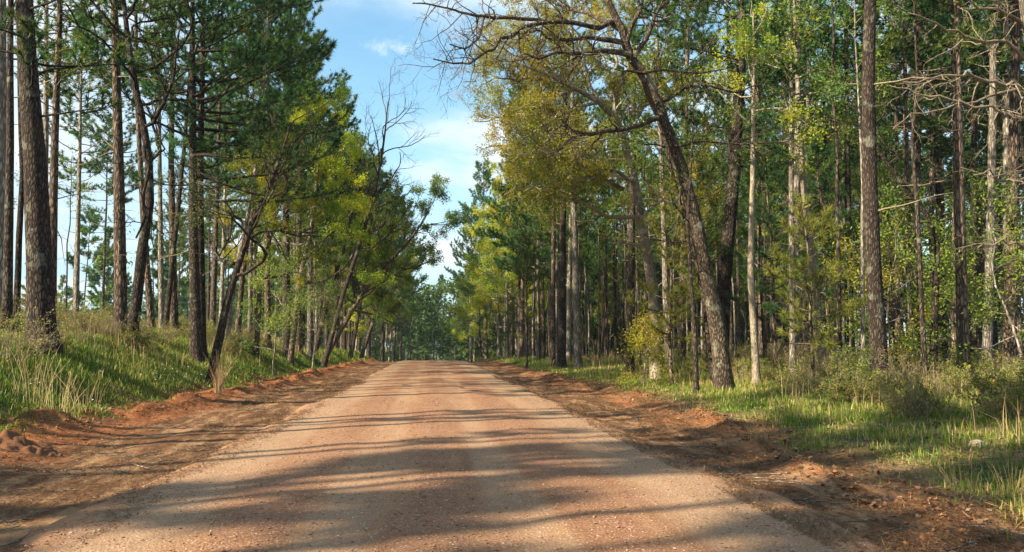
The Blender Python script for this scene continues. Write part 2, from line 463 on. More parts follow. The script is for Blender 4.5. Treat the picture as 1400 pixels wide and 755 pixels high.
def pine(rng, h, D, cb, spread, path=None, nd=28, gap=.27, nl=.24, nw=.026, k=10, low=(), dead=8, step=.55, tb=0., nb=(2, 4), skip=.2, topd=None):
    """tall pine: trunk and crown; low = [(z, azimuth, length)] hand-set low boughs"""
    if path is None: path = wob_path(rng, h)
    tm, rad = trunk_mb(path, h, D, k)
    cm = MB(); C = []; DD = []
    zs = np.arange(cb, h - .3, step); jobs = []
    az = rng.uniform(0, 6.28)
    for z in zs:
        u = (z - cb) / (h - cb)
        for q in range(rng.integers(nb[0], nb[1] + 1)):
            az += 2.4 + rng.normal(0, .4)
            if rng.random() < skip: continue
            prof = min(1, .5 + u * 2.2) * (1 - u) ** .45 + .1
            jobs.append((z + rng.uniform(-.2, .2), az, spread * prof * rng.uniform(.55, 1.15), -.12 + .95 * u + rng.normal(0, .13)))
    for (z, a, L) in low: jobs.append((z, a, L, -.08))
    for z, a, L, el in jobs:
        if L < .35: continue
        n = 7; p = trunk_center(path, np.array([min(z, h)]))[0]
        pts = [p]; e = el; aa = a
        for i in range(n - 1):
            e += rng.normal(.07, .09); aa += rng.normal(0, .12)
            p = p + unit(aa, e) * L / (n - 1); pts.append(p)
        pts = np.array(pts); r0 = min(.010 + .011 * L, float(rad(z)) * .55)
        cm.tube(pts, np.linspace(r0, .006, n), 4, 1)
        t = .42 if L > 1.2 else .2; side = 1
        while t < .97:
            f = t * (n - 1); i = int(f); b = pts[i] + (pts[i + 1] - pts[i]) * (f - i)
            tg = nrm(pts[i + 1] - pts[i]); sd = nrm(np.cross(tg, [0, 0, 1.])) * side; side = -side
            l2 = (.22 + .30 * L * (1 - t * .55)) * rng.uniform(.6, 1.1)
            d = nrm(tg * .75 + sd * rng.uniform(.5, 1.) + np.array([0, 0, rng.uniform(-.05, .5)]))
            q = np.array([b, b + d * l2 * .5, b + nrm(d + np.array([0, 0, .25])) * l2])
            cm.tube(q, [.011, .008, .005], 3, 1, cap=False)
            s = .35 * l2
            while s <= l2:
                f2 = s / l2 * 2; j = min(int(f2), 1)
                C.append(q[j] + (q[j + 1] - q[j]) * (f2 - j)); DD.append(d + np.array([0, 0, .3])); s += gap
            C.append(q[2]); DD.append(d + np.array([0, 0, .35]))
            t += .24 / max(L, .6) * rng.uniform(.8, 1.3)
        C.append(pts[-1]); DD.append(pts[-1] - pts[-2] + np.array([0, 0, .1]))
    tufts(cm, C, DD, nd, nl, nw, rng, 0, tb=tb)
    for _ in range(dead):
        z = rng.uniform(min(max(2.2, cb * .35), cb), cb + 1); a = rng.uniform(0, 6.28); L = rng.uniform(.4, 2.2)
        p = trunk_center(path, np.array([z]))[0]; pts = [p]; e = rng.uniform(-.2, .35)
        for i in range(5):
            e += rng.normal(-.03, .16); a += rng.normal(0, .22); p = p + unit(a, e) * L / 5; pts.append(p)
        cm.tube(pts, np.linspace(.012 + .008 * L, .005, 6), 4, 2)
        for q in (2, 3, 4):
            if rng.random() < .6:
                d = unit(a + rng.normal(0, .8), rng.normal(.1, .4)) * L * rng.uniform(.2, .4)
                cm.tube([pts[q], pts[q] + d * .6, pts[q] + d + np.array([0, 0, -.05])], [.009, .007, .004], 3, 2, cap=False)
    return tm, cm


PINE_M = lambda bark='pine_bark', nd='needle': ([MAT[bark]], [MAT[nd], MAT[bark], MAT['dead_wood']])


def branchy(rng, p, d, L, r, depth, out, twigs, wig=.22, up=.05, kids_=(3, 5), seg=.32, kr=(.4, .68)):
    n = int(np.clip(L / seg, 3, 10)) + 1
    d = nrm(np.asarray(d, float)); pts = [np.asarray(p, float)]; ds = []
    for i in range(n - 1):
        d = nrm(d + rng.normal(0, wig, 3) + np.array([0, 0, up])); ds.append(d); pts.append(pts[-1] + d * L / (n - 1))
    pts = np.array(pts); rad = np.linspace(r, max(r * .4, .0035), n); out.append((pts, rad, depth))
    if depth <= 0: twigs.append(pts); return
    if depth == 1: twigs.append(pts[n // 2:])
    for c in range(rng.integers(kids_[0], kids_[1] + 1)):
        t = rng.uniform(.25, 1.); i = min(int(t * (n - 1)), n - 2)
        b = pts[i] + (pts[i + 1] - pts[i]) * (t * (n - 1) - i)
        o = nrm(np.cross(ds[i], rng.normal(0, 1, 3)))
        an = rng.uniform(.45, 1.05)
        branchy(rng, b, ds[i] * math.cos(an) + o * math.sin(an), L * rng.uniform(*kr) * (1.15 - .4 * t), rad[i] * .62, depth - 1, out, twigs, wig, up, kids_, seg, kr)


def add_twigs(mb, out, m=1, kmap=(3, 3, 4, 5, 6)):
    for P, r, dp in out: mb.tube(P, r, kmap[min(dp, 4)], m, .5, cap=dp > 0)


def leaf_pts(rng, twigs, per_m, scat, total=None):
    out = []
    if total: per_m = total / max(.1, sum(np.sum(np.linalg.norm(np.diff(P, axis=0), axis=1)) for P in twigs))
    for P in twigs:
        L = np.sum(np.linalg.norm(np.diff(P, axis=0), axis=1)); n = int(L * per_m + rng.random())
        f = rng.uniform(0, len(P) - 1.001, n); i = f.astype(int)
        out.append(P[i] + (P[i + 1] - P[i]) * (f - i)[:, None] + rng.normal(0, scat, (n, 3)))
    return np.concatenate(out) if out else np.zeros((0, 3))


def hardwood(rng, h, D, cb, spread, path=None, nleaf=12000, leaf=.1, depth=3, nprim=11, up=.06, scat=.13, bare=False, wig=.22, bias=None, k=9, tb=0., kids_=(3, 5), el=(.1, .9), asp=.5, jag=.07):
    if path is None: path = wob_path(rng, h, .05, .3)
    ht = float(np.asarray(path)[-1, 2])
    tm, rad = trunk_mb(path, ht, D, k, flare=.35, top=.2, jag=jag, pw=.8)
    cm = MB(); out = []; tw = []
    a = rng.uniform(0, 6.28)
    for i in range(nprim):
        u = (i + .5) / nprim; z = cb + (ht - cb) * u
        a += 2.4 + rng.normal(0, .5)
        d = unit(a, el[0] + (el[1] - el[0]) * u + rng.normal(0, .15))
        if bias is not None: d = nrm(d + np.asarray(bias))
        L = spread * (1 - .45 * u) * rng.uniform(.7, 1.1)
        branchy(rng, trunk_center(path, np.array([z]))[0], d, L, min(float(rad(z)) * .6, .02 + .016 * L), depth - 1, out, tw, wig, up, kids_)
    add_twigs(cm, out, 1)
    if not bare:
        C = leaf_pts(rng, tw, 0, scat, nleaf)
        leaves(cm, C, leaf, rng, 0, .6, tb, .15, asp, (vn(C[:, 0] * .9 + C[:, 2] * .7, C[:, 1] * .9 - C[:, 2] * .6, 4) - .5) * .7)
    return tm, cm


def px_path(tr, Y, h, dY=None):
    """trunk axis traced at pixels, local to the base; dY optional depth offsets"""
    pts = np.array([pix(a, b, Y + (dY[i] if dY else 0)) for i, (a, b) in enumerate(tr)])
    base = pts[0].copy(); gz = h1(base[0], base[1])
    # slide the foot down to the ground along the first segment
    sl = (pts[1] - pts[0]) / (pts[1][2] - pts[0][2]); base = pts[0] + sl * (gz - pts[0][2])
    P = [base] + [p for p in pts if p[2] > gz + .3]
    last = P[-1]; d = (P[-1] - P[-2]) / max(P[-1][2] - P[-2][2], .1)
    topz = gz + h; z = last[2]
    while z < topz - .05:
        d = d * np.array([.75, .75, 1]); st = min(1.5, topz - z); last = last + d * st; z = last[2]; P.append(last)
    P = np.array(P)
    return base, P - base


def plant(name, parts, loc, label, cat='tree', group=None, rz_=0, s=1):
    e = empty(name, loc, rz_, s); tag(e, label, cat, group)
    ch = [mb.build(n, mats, e) for n, mb, mats in parts]
    return e, ch


HERO = []     # (pixel x, short name) of trunks that labels can point at


def hero_pine(tr, Y, D, h, cb, spread, label, short=None, bark='pine_bark', nmat='needle', seed=0, low=(), cat='pine tree', **kw):
    rng = np.random.default_rng(1000 + seed)
    base, path = px_path(tr, Y, h)
    tm, cm = pine(rng, h, D, cb, spread, path, low=low, **kw)
    a, b = PINE_M(bark, nmat)
    if short: HERO.append((tr[0][0], short, Y))
    return plant('pine_tree', [('trunk', tm, a), ('crown', cm, b)], base, label, cat)


def hero_hard(tr, Y, D, h, cb, spread, label, short=None, bark='dark_bark', mat='green_leaf', seed=0, name='broadleaf_tree', **kw):
    rng = np.random.default_rng(2000 + seed)
    base, path = px_path(tr, Y, h)
    tm, cm = hardwood(rng, h, D, cb, spread, path, **kw)
    if short: HERO.append((tr[0][0], short, Y))
    return plant(name, [('trunk', tm, [MAT[bark]]), ('crown', cm, [MAT[mat], MAT[bark]])], base, label, 'tree')


def toC(px, py, Y):
    return pix(px, py, Y)


# ------------------------------------------------------------------ the leaning oak over the right verge
def leaning_oak():
    rng = np.random.default_rng(5); Y = 26.0
    tr = [(993, 525), (984, 470), (974, 410), (963, 355), (947, 292), (930, 230), (914, 186), (899, 146), (878, 100), (863, 76), (851, 46), (832, 6), (815, -30), (800, -70)]
    wpx = [27, 23, 21, 20, 19, 18.5, 18, 17, 15, 13.5, 11, 9, 7, 4]
    pts = np.array([pix(a, b, Y - .004 * i * i) for i, (a, b) in enumerate(tr)])
    base = pts[0].copy(); base[2] = h1(base[0], base[1])
    P = np.concatenate([[base - [0, 0, .4]], [base + [-.02, 0, .12]], pts[1:]]) - base
    # refine
    s = np.arange(len(P)); ss = np.linspace(0, len(P) - 1, 60)
    P = np.stack([np.interp(ss, s, P[:, i]) for i in range(3)], -1)
    w = np.array([wpx[0] * 1.35, wpx[0] * 1.1] + wpx[1:]) / F * Y / 2
    rr = np.interp(ss, s, w); P[1:, :2] += (np.stack([vn(ss * .8, ss * 0, 3), vn(ss * .8, ss * 0, 8)], -1) - .5)[1:] * .09
    tm = MB(); tm.tube(P, rr, 14, 0, .5, .09)
    parts = [('trunk', tm, [MAT['oak_bark']])]
    limbs = [
        ([(851, 58), (808, 50), (771, 56), (750, 53), (735, 40), (716, 44)], -1.2, 8),
        ([(862, 75), (820, 72), (796, 72), (759, 73), (735, 80), (715, 76)], -2.2, 9),
        ([(796, 72), (788, 85), (775, 107), (768, 118)], -1.2, 4.5),
        ([(838, 30), (820, 38), (793, 34), (753, 29), (711, 37), (692, 52), (677, 64), (665, 76), (644, 90), (622, 85), (595, 79)], -3.0, 8),
        ([(753, 29), (692, 21), (662, 21), (647, 24), (625, 14), (589, 8), (561, 5)], -2.6, 6),
        ([(662, 22), (653, 52), (637, 67), (613, 61)], -2.6, 3.5),
        ([(904, 160), (875, 171), (838, 180), (808, 183), (784, 180), (771, 172), (750, 189), (729, 213)], -2.0, 8),
        ([(784, 180), (770, 200), (755, 207)], -1.6, 4),
        ([(896, 140), (915, 132), (933, 119), (960, 117), (1010, 125), (1040, 118)], 1.5, 7),
        ([(867, 80), (884, 55), (896, 21), (915, 0), (935, -30), (950, -60)], .8, 8),
        ([(858, 60), (866, 33), (878, 9), (880, -20), (890, -60)], -.5, 8),
        ([(884, 100), (850, 97), (854, 110), (858, 137), (862, 166)], -.8, 4),
        ([(880, 98), (905, 96), (960, 100), (1000, 92)], 1.3, 4.5),
        ([(921, 200), (960, 193), (1010, 197), (1060, 194)], 1.0, 4.5),
        ([(845, 40), (800, 15), (770, 8), (730, -8), (690, -5)], 1.2, 6),
    ]
    crown = MB(); tw = []
    for ppx, dy, w0 in limbs:
        n = len(ppx)
        P0 = np.array([pix(a, b, Y - .4 + dy * (i / (n - 1)) ** .8) for i, (a, b) in enumerate(ppx)]) - base
        s = np.arange(n); ss = np.linspace(0, n - 1, n * 4); Pl = np.stack([np.interp(ss, s, P0[:, i]) for i in range(3)], -1)
        Pl[1:] += (np.stack([vn(ss * 1.3, ss * 0 + w0, q) for q in (3, 8, 13)], -1) - .5)[1:] * .13
        rl = np.interp(ss, [0, n - 1], [w0 / F * Y / 2, 1.6 / F * Y / 2])
        b = MB(); b.tube(Pl, rl, 8, 0, .5, .08)
        out = []
        L = np.sum(np.linalg.norm(np.diff(Pl, axis=0), axis=1))
        for q in range(int(5 + L * 2.6)):
            i = int(rng.uniform(.25, 1.0) * (len(Pl) - 2)); tg = nrm(Pl[i + 1] - Pl[i])
            d = nrm(tg * .6 + nrm(np.cross(tg, rng.normal(0, 1, 3))) * .9)
            branchy(rng, Pl[i], d, rng.uniform(.5, 1.5), max(rl[i] * .5, .011), 2, out, tw, .25, .02, (2, 4), .25)
        add_twigs(b, out, 0)
        parts.append(('branch', b, [MAT['oak_bark']]))
    C = leaf_pts(rng, tw, 2.2, .06)
    C = C[(C[:, 0] + base[0] > 1.5)]
    leaves(crown, C, .06, rng, 0, .4, .1)
    parts.append(('crown', crown, [MAT['yellow_leaf']]))
    HERO.append((993, 'the leaning oak', 26))
    plant('oak_tree', parts, base, 'big rough-barked oak leaning left over the road with bare crooked limbs', 'oak tree')


leaning_oak()


# ------------------------------------------------------------------ yellow oak behind it, with a pale scar at its foot
def yellow_oak():
    rng = np.random.default_rng(15); Y = 34.0
    tr = [(897, 488), (895, 440), (893, 400), (882, 330), (868, 250), (851, 189), (845, 166), (820, 140), (790, 123), (753, 104), (720, 92)]
    wpx = [18, 16, 15, 13, 11, 9.5, 9, 7.5, 6, 4, 2]
    pts = np.array([pix(a, b, Y - .03 * i * i) for i, (a, b) in enumerate(tr)]); base = pts[0].copy(); base[2] = h1(base[0], base[1])
    P = np.concatenate([[base - [0, 0, .4]], [base + [0, 0, .1]], pts[1:]]) - base
    s = np.arange(len(P)); ss = np.linspace(0, len(P) - 1, 44)
    P = np.stack([np.interp(ss, s, P[:, i]) for i in range(3)], -1)
    rr = np.interp(ss, s, np.array([24, 20] + wpx[1:]) / F * Y / 2)
    tm = MB(); tm.tube(P, rr, 11, 0, .5, .07)
    parts = [('trunk', tm, [MAT['pale_bark']])]
    sc = MB()   # bare wood where the bark is gone, a raised lens on the camera-side face
    c0 = P[3]; zz = np.linspace(0, .62, 8); aa = np.linspace(-.95, .55, 7)
    V = [];
    for z in zz:
        cc = np.array([np.interp(z + .05, P[:, 2], P[:, i]) for i in range(3)]); r = np.interp(z + .05, P[:, 2], rr)
        for a in aa:
            wv = 1 - (z / .62) ** 2 * .7; ang = -math.pi / 2 + a * wv - .15
            V.append(cc + np.array([math.cos(ang), math.sin(ang), 0]) * (r * 1.09 + .02 * (1 - abs(a))))
    T = []
    for i in range(7):
        for j in range(6):
            q = i * 7 + j; T += [(q, q + 1, q + 8), (q, q + 8, q + 7)]
    sc.add(V, T, 0, .5, True)
    m, nt = newmat('bare_wood'); tcn = N(nt, 'ShaderNodeTexCoord').outputs['Object']
    nn = noise(nt, N(nt, 'ShaderNodeMapping', {'Vector': tcn, 'Scale': (30, 30, 3)}).outputs[0], 1, 4)
    finish(nt, ramp(nt, nn, [(.3, (.17, .13, .09)), (.6, (.4, .34, .26)), (.8, (.5, .44, .35))]), .85, nn, .4, .01)
    parts.append(('bare_scar', sc, [m]))
    limbs = [
        ([(845, 166), (838, 120), (842, 80), (835, 30), (830, -20)], 1.5, 6), ([(820, 140), (800, 90), (790, 50), (770, 20)], -1, 5),
        ([(790, 123), (750, 130), (710, 150), (680, 160), (650, 165)], -2.5, 4.5), ([(868, 250), (830, 230), (790, 225), (750, 235), (715, 245)], -2.5, 5),
        ([(851, 189), (880, 150), (900, 120), (925, 100)], 2, 5), ([(820, 140), (770, 150), (735, 180), (700, 195), (665, 205)], -3, 4.5),
        ([(753, 104), (710, 110), (680, 105), (650, 120)], -1.5, 3.5), ([(753, 104), (735, 70), (720, 40), (690, 25)], .5, 3.5),
        ([(866, 245), (820, 240), (770, 250), (725, 255), (690, 262)], -3.5, 4.5), ([(875, 300), (910, 270), (940, 245), (965, 235)], 1.5, 4),
        ([(770, 112), (745, 90), (700, 75), (668, 60), (650, 40)], -2, 3.5),
        ([(720, 92), (690, 80), (665, 95), (640, 110)], -.5, 2.5), ([(850, 185), (800, 200), (760, 205), (715, 215), (690, 225)], -4, 4),
    ]
    cm = MB(); out = []; tw = []
    for ppx, dy, w0 in limbs:
        n = len(ppx)
        P0 = np.array([pix(a, b, Y - 1 + dy * (i / (n - 1))) for i, (a, b) in enumerate(ppx)]) - base
        s = np.arange(n); ss = np.linspace(0, n - 1, n * 3); Pl = np.stack([np.interp(ss, s, P0[:, i]) for i in range(3)], -1)
        Pl[1:] += rng.normal(0, .06, Pl[1:].shape)
        rl = np.interp(ss, [0, n - 1], [w0 / F * Y / 2, 1.5 / F * Y / 2])
        b = MB(); b.tube(Pl, rl, 6, 0, .5, .06); o2 = []
        L = np.sum(np.linalg.norm(np.diff(Pl, axis=0), axis=1))
        for q in range(int(5 + L * 3.2)):
            i = int(rng.uniform(.12, 1.0) * (len(Pl) - 2)); tg = nrm(Pl[i + 1] - Pl[i])
            d = nrm(tg * .5 + nrm(np.cross(tg, rng.normal(0, 1, 3))) * .9)
            branchy(rng, Pl[i], d, rng.uniform(.7, 1.7), max(rl[i] * .45, .01), 2, o2, tw, .22, .06, (3, 5), .3)
        add_twigs(b, o2, 0)
        parts.append(('branch', b, [MAT['pale_bark']]))
    # dead pale limb low on the trunk
    for ppx, dy in (([(884, 297), (831, 297), (814, 287), (795, 276), (776, 272)], -1.5), ([(884, 340), (850, 330), (835, 333)], -1), ([(852, 259), (814, 238), (790, 250)], -1.2)):
        n = len(ppx); Pl = np.array([pix(a, b, Y - .8 + dy * i / (n - 1)) for i, (a, b) in enumerate(ppx)]) - base
        b = MB(); b.tube(Pl, np.linspace(.085, .03, n), 6, 0, .5); o2 = []; t2 = []
        for q in range(6):
            i = rng.integers(0, n - 1); branchy(rng, Pl[i], nrm(Pl[i + 1] - Pl[i]) + rng.normal(0, .6, 3), rng.uniform(.4, 1.2), .02, 1, o2, t2, .3, 0, (1, 3))
        add_twigs(b, o2, 0); e = ('dead_branch', b, [MAT['dead_wood']]); parts.append(e)
    C = leaf_pts(rng, tw, 0, .075, 72000)
    C = C[C[:, 0] + base[0] > 1.35 + rng.normal(0, .25, len(C))]
    leaves(cm, C, .085, rng, 0, .9, .14, .16, .45, (vn(C[:, 0] * .8, C[:, 2] * .8, 4) - .5) * .6)
    parts.append(('crown', cm, [MAT['yellow_leaf']]))
    HERO.append((897, 'the pale-footed oak', 34))
    plant('oak_tree', parts, base, 'yellow-leaved oak with a white bare scar at the foot of its pale trunk', 'oak tree')


yellow_oak()

# ------------------------------------------------------------------ trees one can point at, left of the road
A = lambda d: math.radians(d)     # azimuth: 0 = to the right, 180 = to the left, -90 = towards the camera
hero_pine([(-3, 430), (0, 200), (1, 0)], 26, .46, 17, 11, 2.6, 'pale grey trunk cut by the left edge of the picture, beside the thick dark pine', 'the pale grey edge trunk', 'grey_bark', seed=1, dead=3)
hero_pine([(56, 430), (49, 230), (38, 100), (33, 0)], 23, .64, 17, 9.5, 3.2, 'thickest dark pine with deeply cracked bark, rising from the brush on the left bank', 'the thick dark pine', 'dark_bark', seed=2,
          low=[(5.6, A(-20), 2.4), (6.3, A(-60), 2.2), (7.0, A(20), 2.6), (7.6, A(-100), 2.4), (8.3, A(-30), 3.0), (8.8, A(200), 3.0), (7.2, A(170), 2.2)], dead=5, gap=.22, nd=32, nw=.024)
hero_pine([(10, 425), (14, 200), (14, 60)], 24, .25, 14, 9, 2, 'thin dark pine between the pale edge trunk and the thick dark pine', None, 'dark_bark', seed=3, dead=6)
hero_hard([(23, 420), (26, 330), (31, 240), (28, 170)], 28, .2, 13, 7, 2.6, 'spindly dark sapling bending just left of the thick dark pine', None, seed=4, nleaf=1500, nprim=8)
hero_pine([(70, 425), (75, 190), (80, 60)], 33, .34, 18.5, 9.5, 2.8, 'grey-brown pine standing close behind the right side of the thick dark pine', None, seed=5)
hero_pine([(104, 430), (109, 210), (110, 150)], 50, .3, 18, 10, 2.8, 'slim distant pine alone against the white sky, first right of the thick dark pine', None, 'grey_bark', seed=6)
hero_pine([(165, 430), (163, 250), (158, 60), (156, 0)], 31, .43, 18, 9.5, 3, 'straight tan pine trunk left of the black crooked tree', 'the straight tan pine', seed=7, dead=14)
hero_hard([(184, 432), (196, 330), (205, 280), (203, 215), (196, 170), (185, 120)], 29, .36, 13, 5.6, 4.4, 'black crooked tree with wavy trunk and forked twiggy branches', 'the black crooked tree', seed=8, nleaf=1600, nprim=13, wig=.3, leaf=.08)
hero_pine([(206, 432), (196, 300), (188, 150), (186, 40)], 40, .3, 19.5, 10.5, 2.6, 'slim pine leaning left behind the black crooked tree', None, seed=9)
hero_pine([(221, 432), (218, 200), (217, 60)], 44, .27, 20.5, 11, 2.5, 'thin light pine, first right of the black crooked tree', None, 'grey_bark', seed=10)
hero_pine([(238, 436), (234, 220), (236, 80)], 42, .36, 20, 10.5, 2.8, 'medium grey pine between the black crooked tree and the twin dark pines', None, seed=11)
hero_pine([(228, 432), (243, 290), (252, 200)], 40, .24, 19, 11, 2.4, 'thin pine leaning right in front of the medium grey pine', None, 'dark_bark', seed=12)
hero_pine([(268, 458), (264, 300), (263, 60)], 34, .42, 17, 6.5, 4.8, 'nearer of the twin dark pines, its wide boughs reaching toward the road', 'the twin dark pines', 'dark_bark', seed=13,
          gap=.22, nd=32, nw=.024, low=[(6.0, A(-10), 5.0), (6.8, A(10), 5.4), (7.6, A(-40), 5.0), (8.6, A(5), 5.6), (9.6, A(-20), 5.4), (10.4, A(20), 5.2), (11.5, A(-5), 5), (12.6, A(10), 4.8)], dead=6, tb=-.14)
hero_pine([(275, 456), (273, 250), (277, 80)], 35.6, .38, 17.5, 7.5, 4.2, 'farther of the twin dark pines, half hidden by its neighbour', None, 'dark_bark', seed=14, tb=-.1, low=[(8, A(0), 4.6), (9.5, A(15), 4.8), (11, A(-15), 4.6)])
hero_hard([(300, 462), (310, 415), (322, 375), (336, 330), (348, 296), (365, 262)], 30, .3, 8.6, 3.4, 4.0,
          'black tree leaning right with spreading branches, dry grass bunch at its foot', 'the black right-leaning tree', mat='green_leaf', seed=15, nleaf=5000, leaf=.06, nprim=14, depth=4, kids_=(2, 4))
for q, (tr, Y, D, lab) in enumerate([
    ([(313, 446), (322, 370), (338, 300)], 44, .24, 'light slim pine leaning right, first behind the black right-leaning tree'),
    ([(326, 445), (332, 370), (345, 290)], 47, .3, 'lit tan pine, second trunk right of the black right-leaning tree'),
    ([(342, 444), (344, 300), (345, 200)], 54, .3, 'slim pine, third trunk right of the black right-leaning tree'),
    ([(366, 442), (365, 250), (366, 150)], 52, .36, 'upright brown pine, fourth trunk right of the black right-leaning tree'),
    ([(392, 446), (391, 300), (394, 180)], 52, .5, 'stout dark pine, first and thickest of the far row along the left verge'),
    ([(408, 448), (409, 300), (412, 200)], 58, .44, 'tan pine close right of the stout dark pine in the left row'),
    ([(424, 450), (424, 320), (426, 220)], 60, .42, 'lit pine between the tan pine and the slanting trunk in the left row'),
    ([(438, 452), (452, 395), (470, 340)], 64, .4, 'trunk slanting to the right in the far row along the left verge')]):
    hero_pine(tr, Y, D, [19, 19, 19, 22, 23, 22, 21, 14][q], 9.5 if q < 4 else 9, 2.5 if q < 4 else 3.4, lab, 'the stout left-row pine' if q == 4 else None, ['grey_bark', 'pine_bark'][q % 2] if q not in (4, 7) else 'dark_bark', seed=30 + q, nd=22, gap=.3, nw=.045, nl=.28)
hero_hard([(352, 446), (356, 380), (368, 330), (380, 280)], 46, .3, 10.5, 3.6, 4.0, 'yellow-green oak spreading between the black right-leaning tree and the far row', None, 'oak_bark', 'yellow_leaf', 40, nleaf=22000, leaf=.1, nprim=14, depth=4, kids_=(2, 4))
hero_hard([(402, 450), (410, 380), (425, 320), (432, 260)], 50, .34, 13.5, 4.4, 4.6, 'yellow-green oak overtopping the first trunks of the left row', None, 'oak_bark', 'yellow_leaf', 41, nleaf=26000, leaf=.11, nprim=15, depth=4, kids_=(2, 4))
hero_hard([(455, 455), (470, 400), (490, 340), (505, 290), (515, 250)], 58, .34, 17, 7, 5.0, 'bare dark tree with fine twigs against the sky above the left row', None, 'dark_bark', 'green_leaf', 42, bare=True, nprim=13, bias=(.5, 0, .25), kids_=(4, 6))
hero_hard([(462, 458), (478, 430), (500, 395), (530, 360), (555, 335)], 66, .42, 11, 3.6, 5.0, 'arching feathery green oak leaning out over the road from the left row', None, 'oak_bark', 'fresh_leaf', 43, nleaf=30000, leaf=.12, nprim=17, depth=4, kids_=(2, 4), bias=(.35, 0, .1), tb=.05)
hero_hard([(484, 462), (490, 430), (498, 390)], 80, .4, 15, 4, 5.4, 'full rounded green oak behind the arching one in the left row', None, 'oak_bark', 'green_leaf', 45, nleaf=30000, leaf=.15, nprim=16, depth=4, kids_=(2, 4), tb=.1)
hero_hard([(500, 470), (510, 440), (520, 400)], 92, .4, 13, 3, 5, 'rounded yellow-green oak low in the far left row', None, 'oak_bark', 'yellow_leaf', 44, nleaf=14000, leaf=.17, nprim=14)

# ------------------------------------------------------------------ trees one can point at, right of the road
hero_pine([(1203, 512), (1196, 400), (1189, 250), (1187, 120), (1190, 0)], 23, .45, 25, 12.5, 3.8, 'stout straight dark pine standing in the brush, nearest trunk right of the oak', 'the stout straight pine', 'dark_bark', seed=50, k=14, dead=4)
hero_pine([(985, 492), (990, 380), (1003, 250), (1012, 100), (1015, 0)], 34, .6, 26, 11, 4.0, 'big dark pine rising close behind the leaning oak', 'the big dark pine', 'dark_bark', seed=51, low=[(8, A(20), 3), (9, A(-70), 3), (9.5, A(170), 2.5)])
hero_pine([(932, 492), (935, 280), (940, 60)], 45, .38, 25, 11, 3.2, 'reddish straight pine just left of the leaning oak trunk', 'the reddish straight pine', seed=52, dead=16)
hero_pine([(1088, 482), (1090, 200), (1092, 20)], 36, .32, 24, 12, 2.8, 'taller left-hand trunk of the close pale pair of pines', 'the pale pine pair', 'grey_bark', seed=53, dead=12)
hero_pine([(1104, 482), (1103, 200), (1108, 30)], 38, .27, 23, 12, 2.6, 'thinner right-hand trunk of the close pale pair of pines', None, 'grey_bark', seed=54, dead=12)
hero_hard([(1124, 495), (1116, 400), (1108, 340), (1098, 250), (1094, 180)], 30, .3, 15, 7.5, 2.6, 'pale smooth trunk leaning left in front of the pale pine pair', 'the pale leaning trunk', 'pale_bark', 'green_leaf', 55, nleaf=3500, nprim=9)
hero_hard([(1034, 515), (1030, 440), (1026, 370), (1029, 250)], 28, .25, 12, 7.5, 2.4, 'yellowish lichen-covered slim trunk right of the leaning oak', 'the yellowish slim trunk', 'pale_bark', 'yellow_leaf', 56, nleaf=3500, nprim=9)
hero_pine([(768, 487), (770, 270), (772, 150)], 52, .5, 24, 9.5, 3.6, 'dark straight pine, left one of the two tall trunks in the far right row', 'the two tall far trunks', 'dark_bark', seed=57)
hero_pine([(790, 487), (784, 265), (783, 180)], 50, .44, 24, 10, 3.4, 'grey straight pine, right one of the two tall trunks in the far right row', None, 'grey_bark', seed=58)
hero_pine([(756, 487), (757, 275), (757, 180)], 56, .34, 22, 9.5, 3.0, 'thinner pine close left of the two tall far trunks', None, 'pine_bark', seed=59)
hero_pine([(1246, 484), (1250, 300), (1256, 140)], 34, .42, 25, 11.5, 3.2, 'dark pine, first large trunk right of the stout straight pine', 'the large dark pine', 'dark_bark', seed=60)
hero_pine([(1228, 484), (1227, 300), (1226, 200)], 42, .28, 23, 12, 2.6, 'slim pine seen between the stout straight pine and the dark pine beside it', None, seed=61)
hero_pine([(1350, 470), (1355, 300), (1358, 100)], 31, .36, 24, 11, 3.0, 'grey pine second from the right edge, behind pale dead twigs', 'the grey pine by the dead twigs', 'grey_bark', seed=62)
hero_pine([(1380, 475), (1384, 300), (1388, 120)], 27, .42, 24, 11, 3.2, 'rough brown pine nearest the right edge of the picture', 'the right edge pine', 'pine_bark', seed=63)
hero_pine([(1330, 470), (1332, 100), (1332, 40)], 38, .34, 24, 12, 3.0, 'dark pine just left of the grey pine by the dead twigs', None, 'dark_bark', seed=64)
hero_pine([(1305, 475), (1306, 120), (1307, 60)], 36, .27, 22, 11, 2.8, 'thin pine between the crooked dark tree and the dark pine', None, seed=65)
hero_hard([(1276, 485), (1279, 400), (1281, 330), (1262, 285), (1235, 255), (1207, 215)], 26, .25, 9, 5.2, 2.4, 'crooked dark tree whose trunk bends sharply left at mid height', 'the crooked dark tree', seed=66, nleaf=500, nprim=8, wig=.3)
hero_hard([(952, 522), (950, 450), (944, 380), (940, 300), (944, 240)], 25, .14, 8.5, 4, 1.8, 'thin dark sapling curving beside the foot of the leaning oak', None, seed=67, nleaf=700, nprim=8)
hero_hard([(976, 505), (962, 400), (950, 340), (930, 280)], 30, .26, 11, 5, 2.6, 'dark slanting trunk parallel to the leaning oak, just behind it', None, seed=68, nleaf=2500, nprim=9)
hero_pine([(862, 487), (864, 300), (866, 180)], 40, .36, 23, 11, 3, 'dark pine just left of the pale-footed oak', None, 'dark_bark', seed=69)

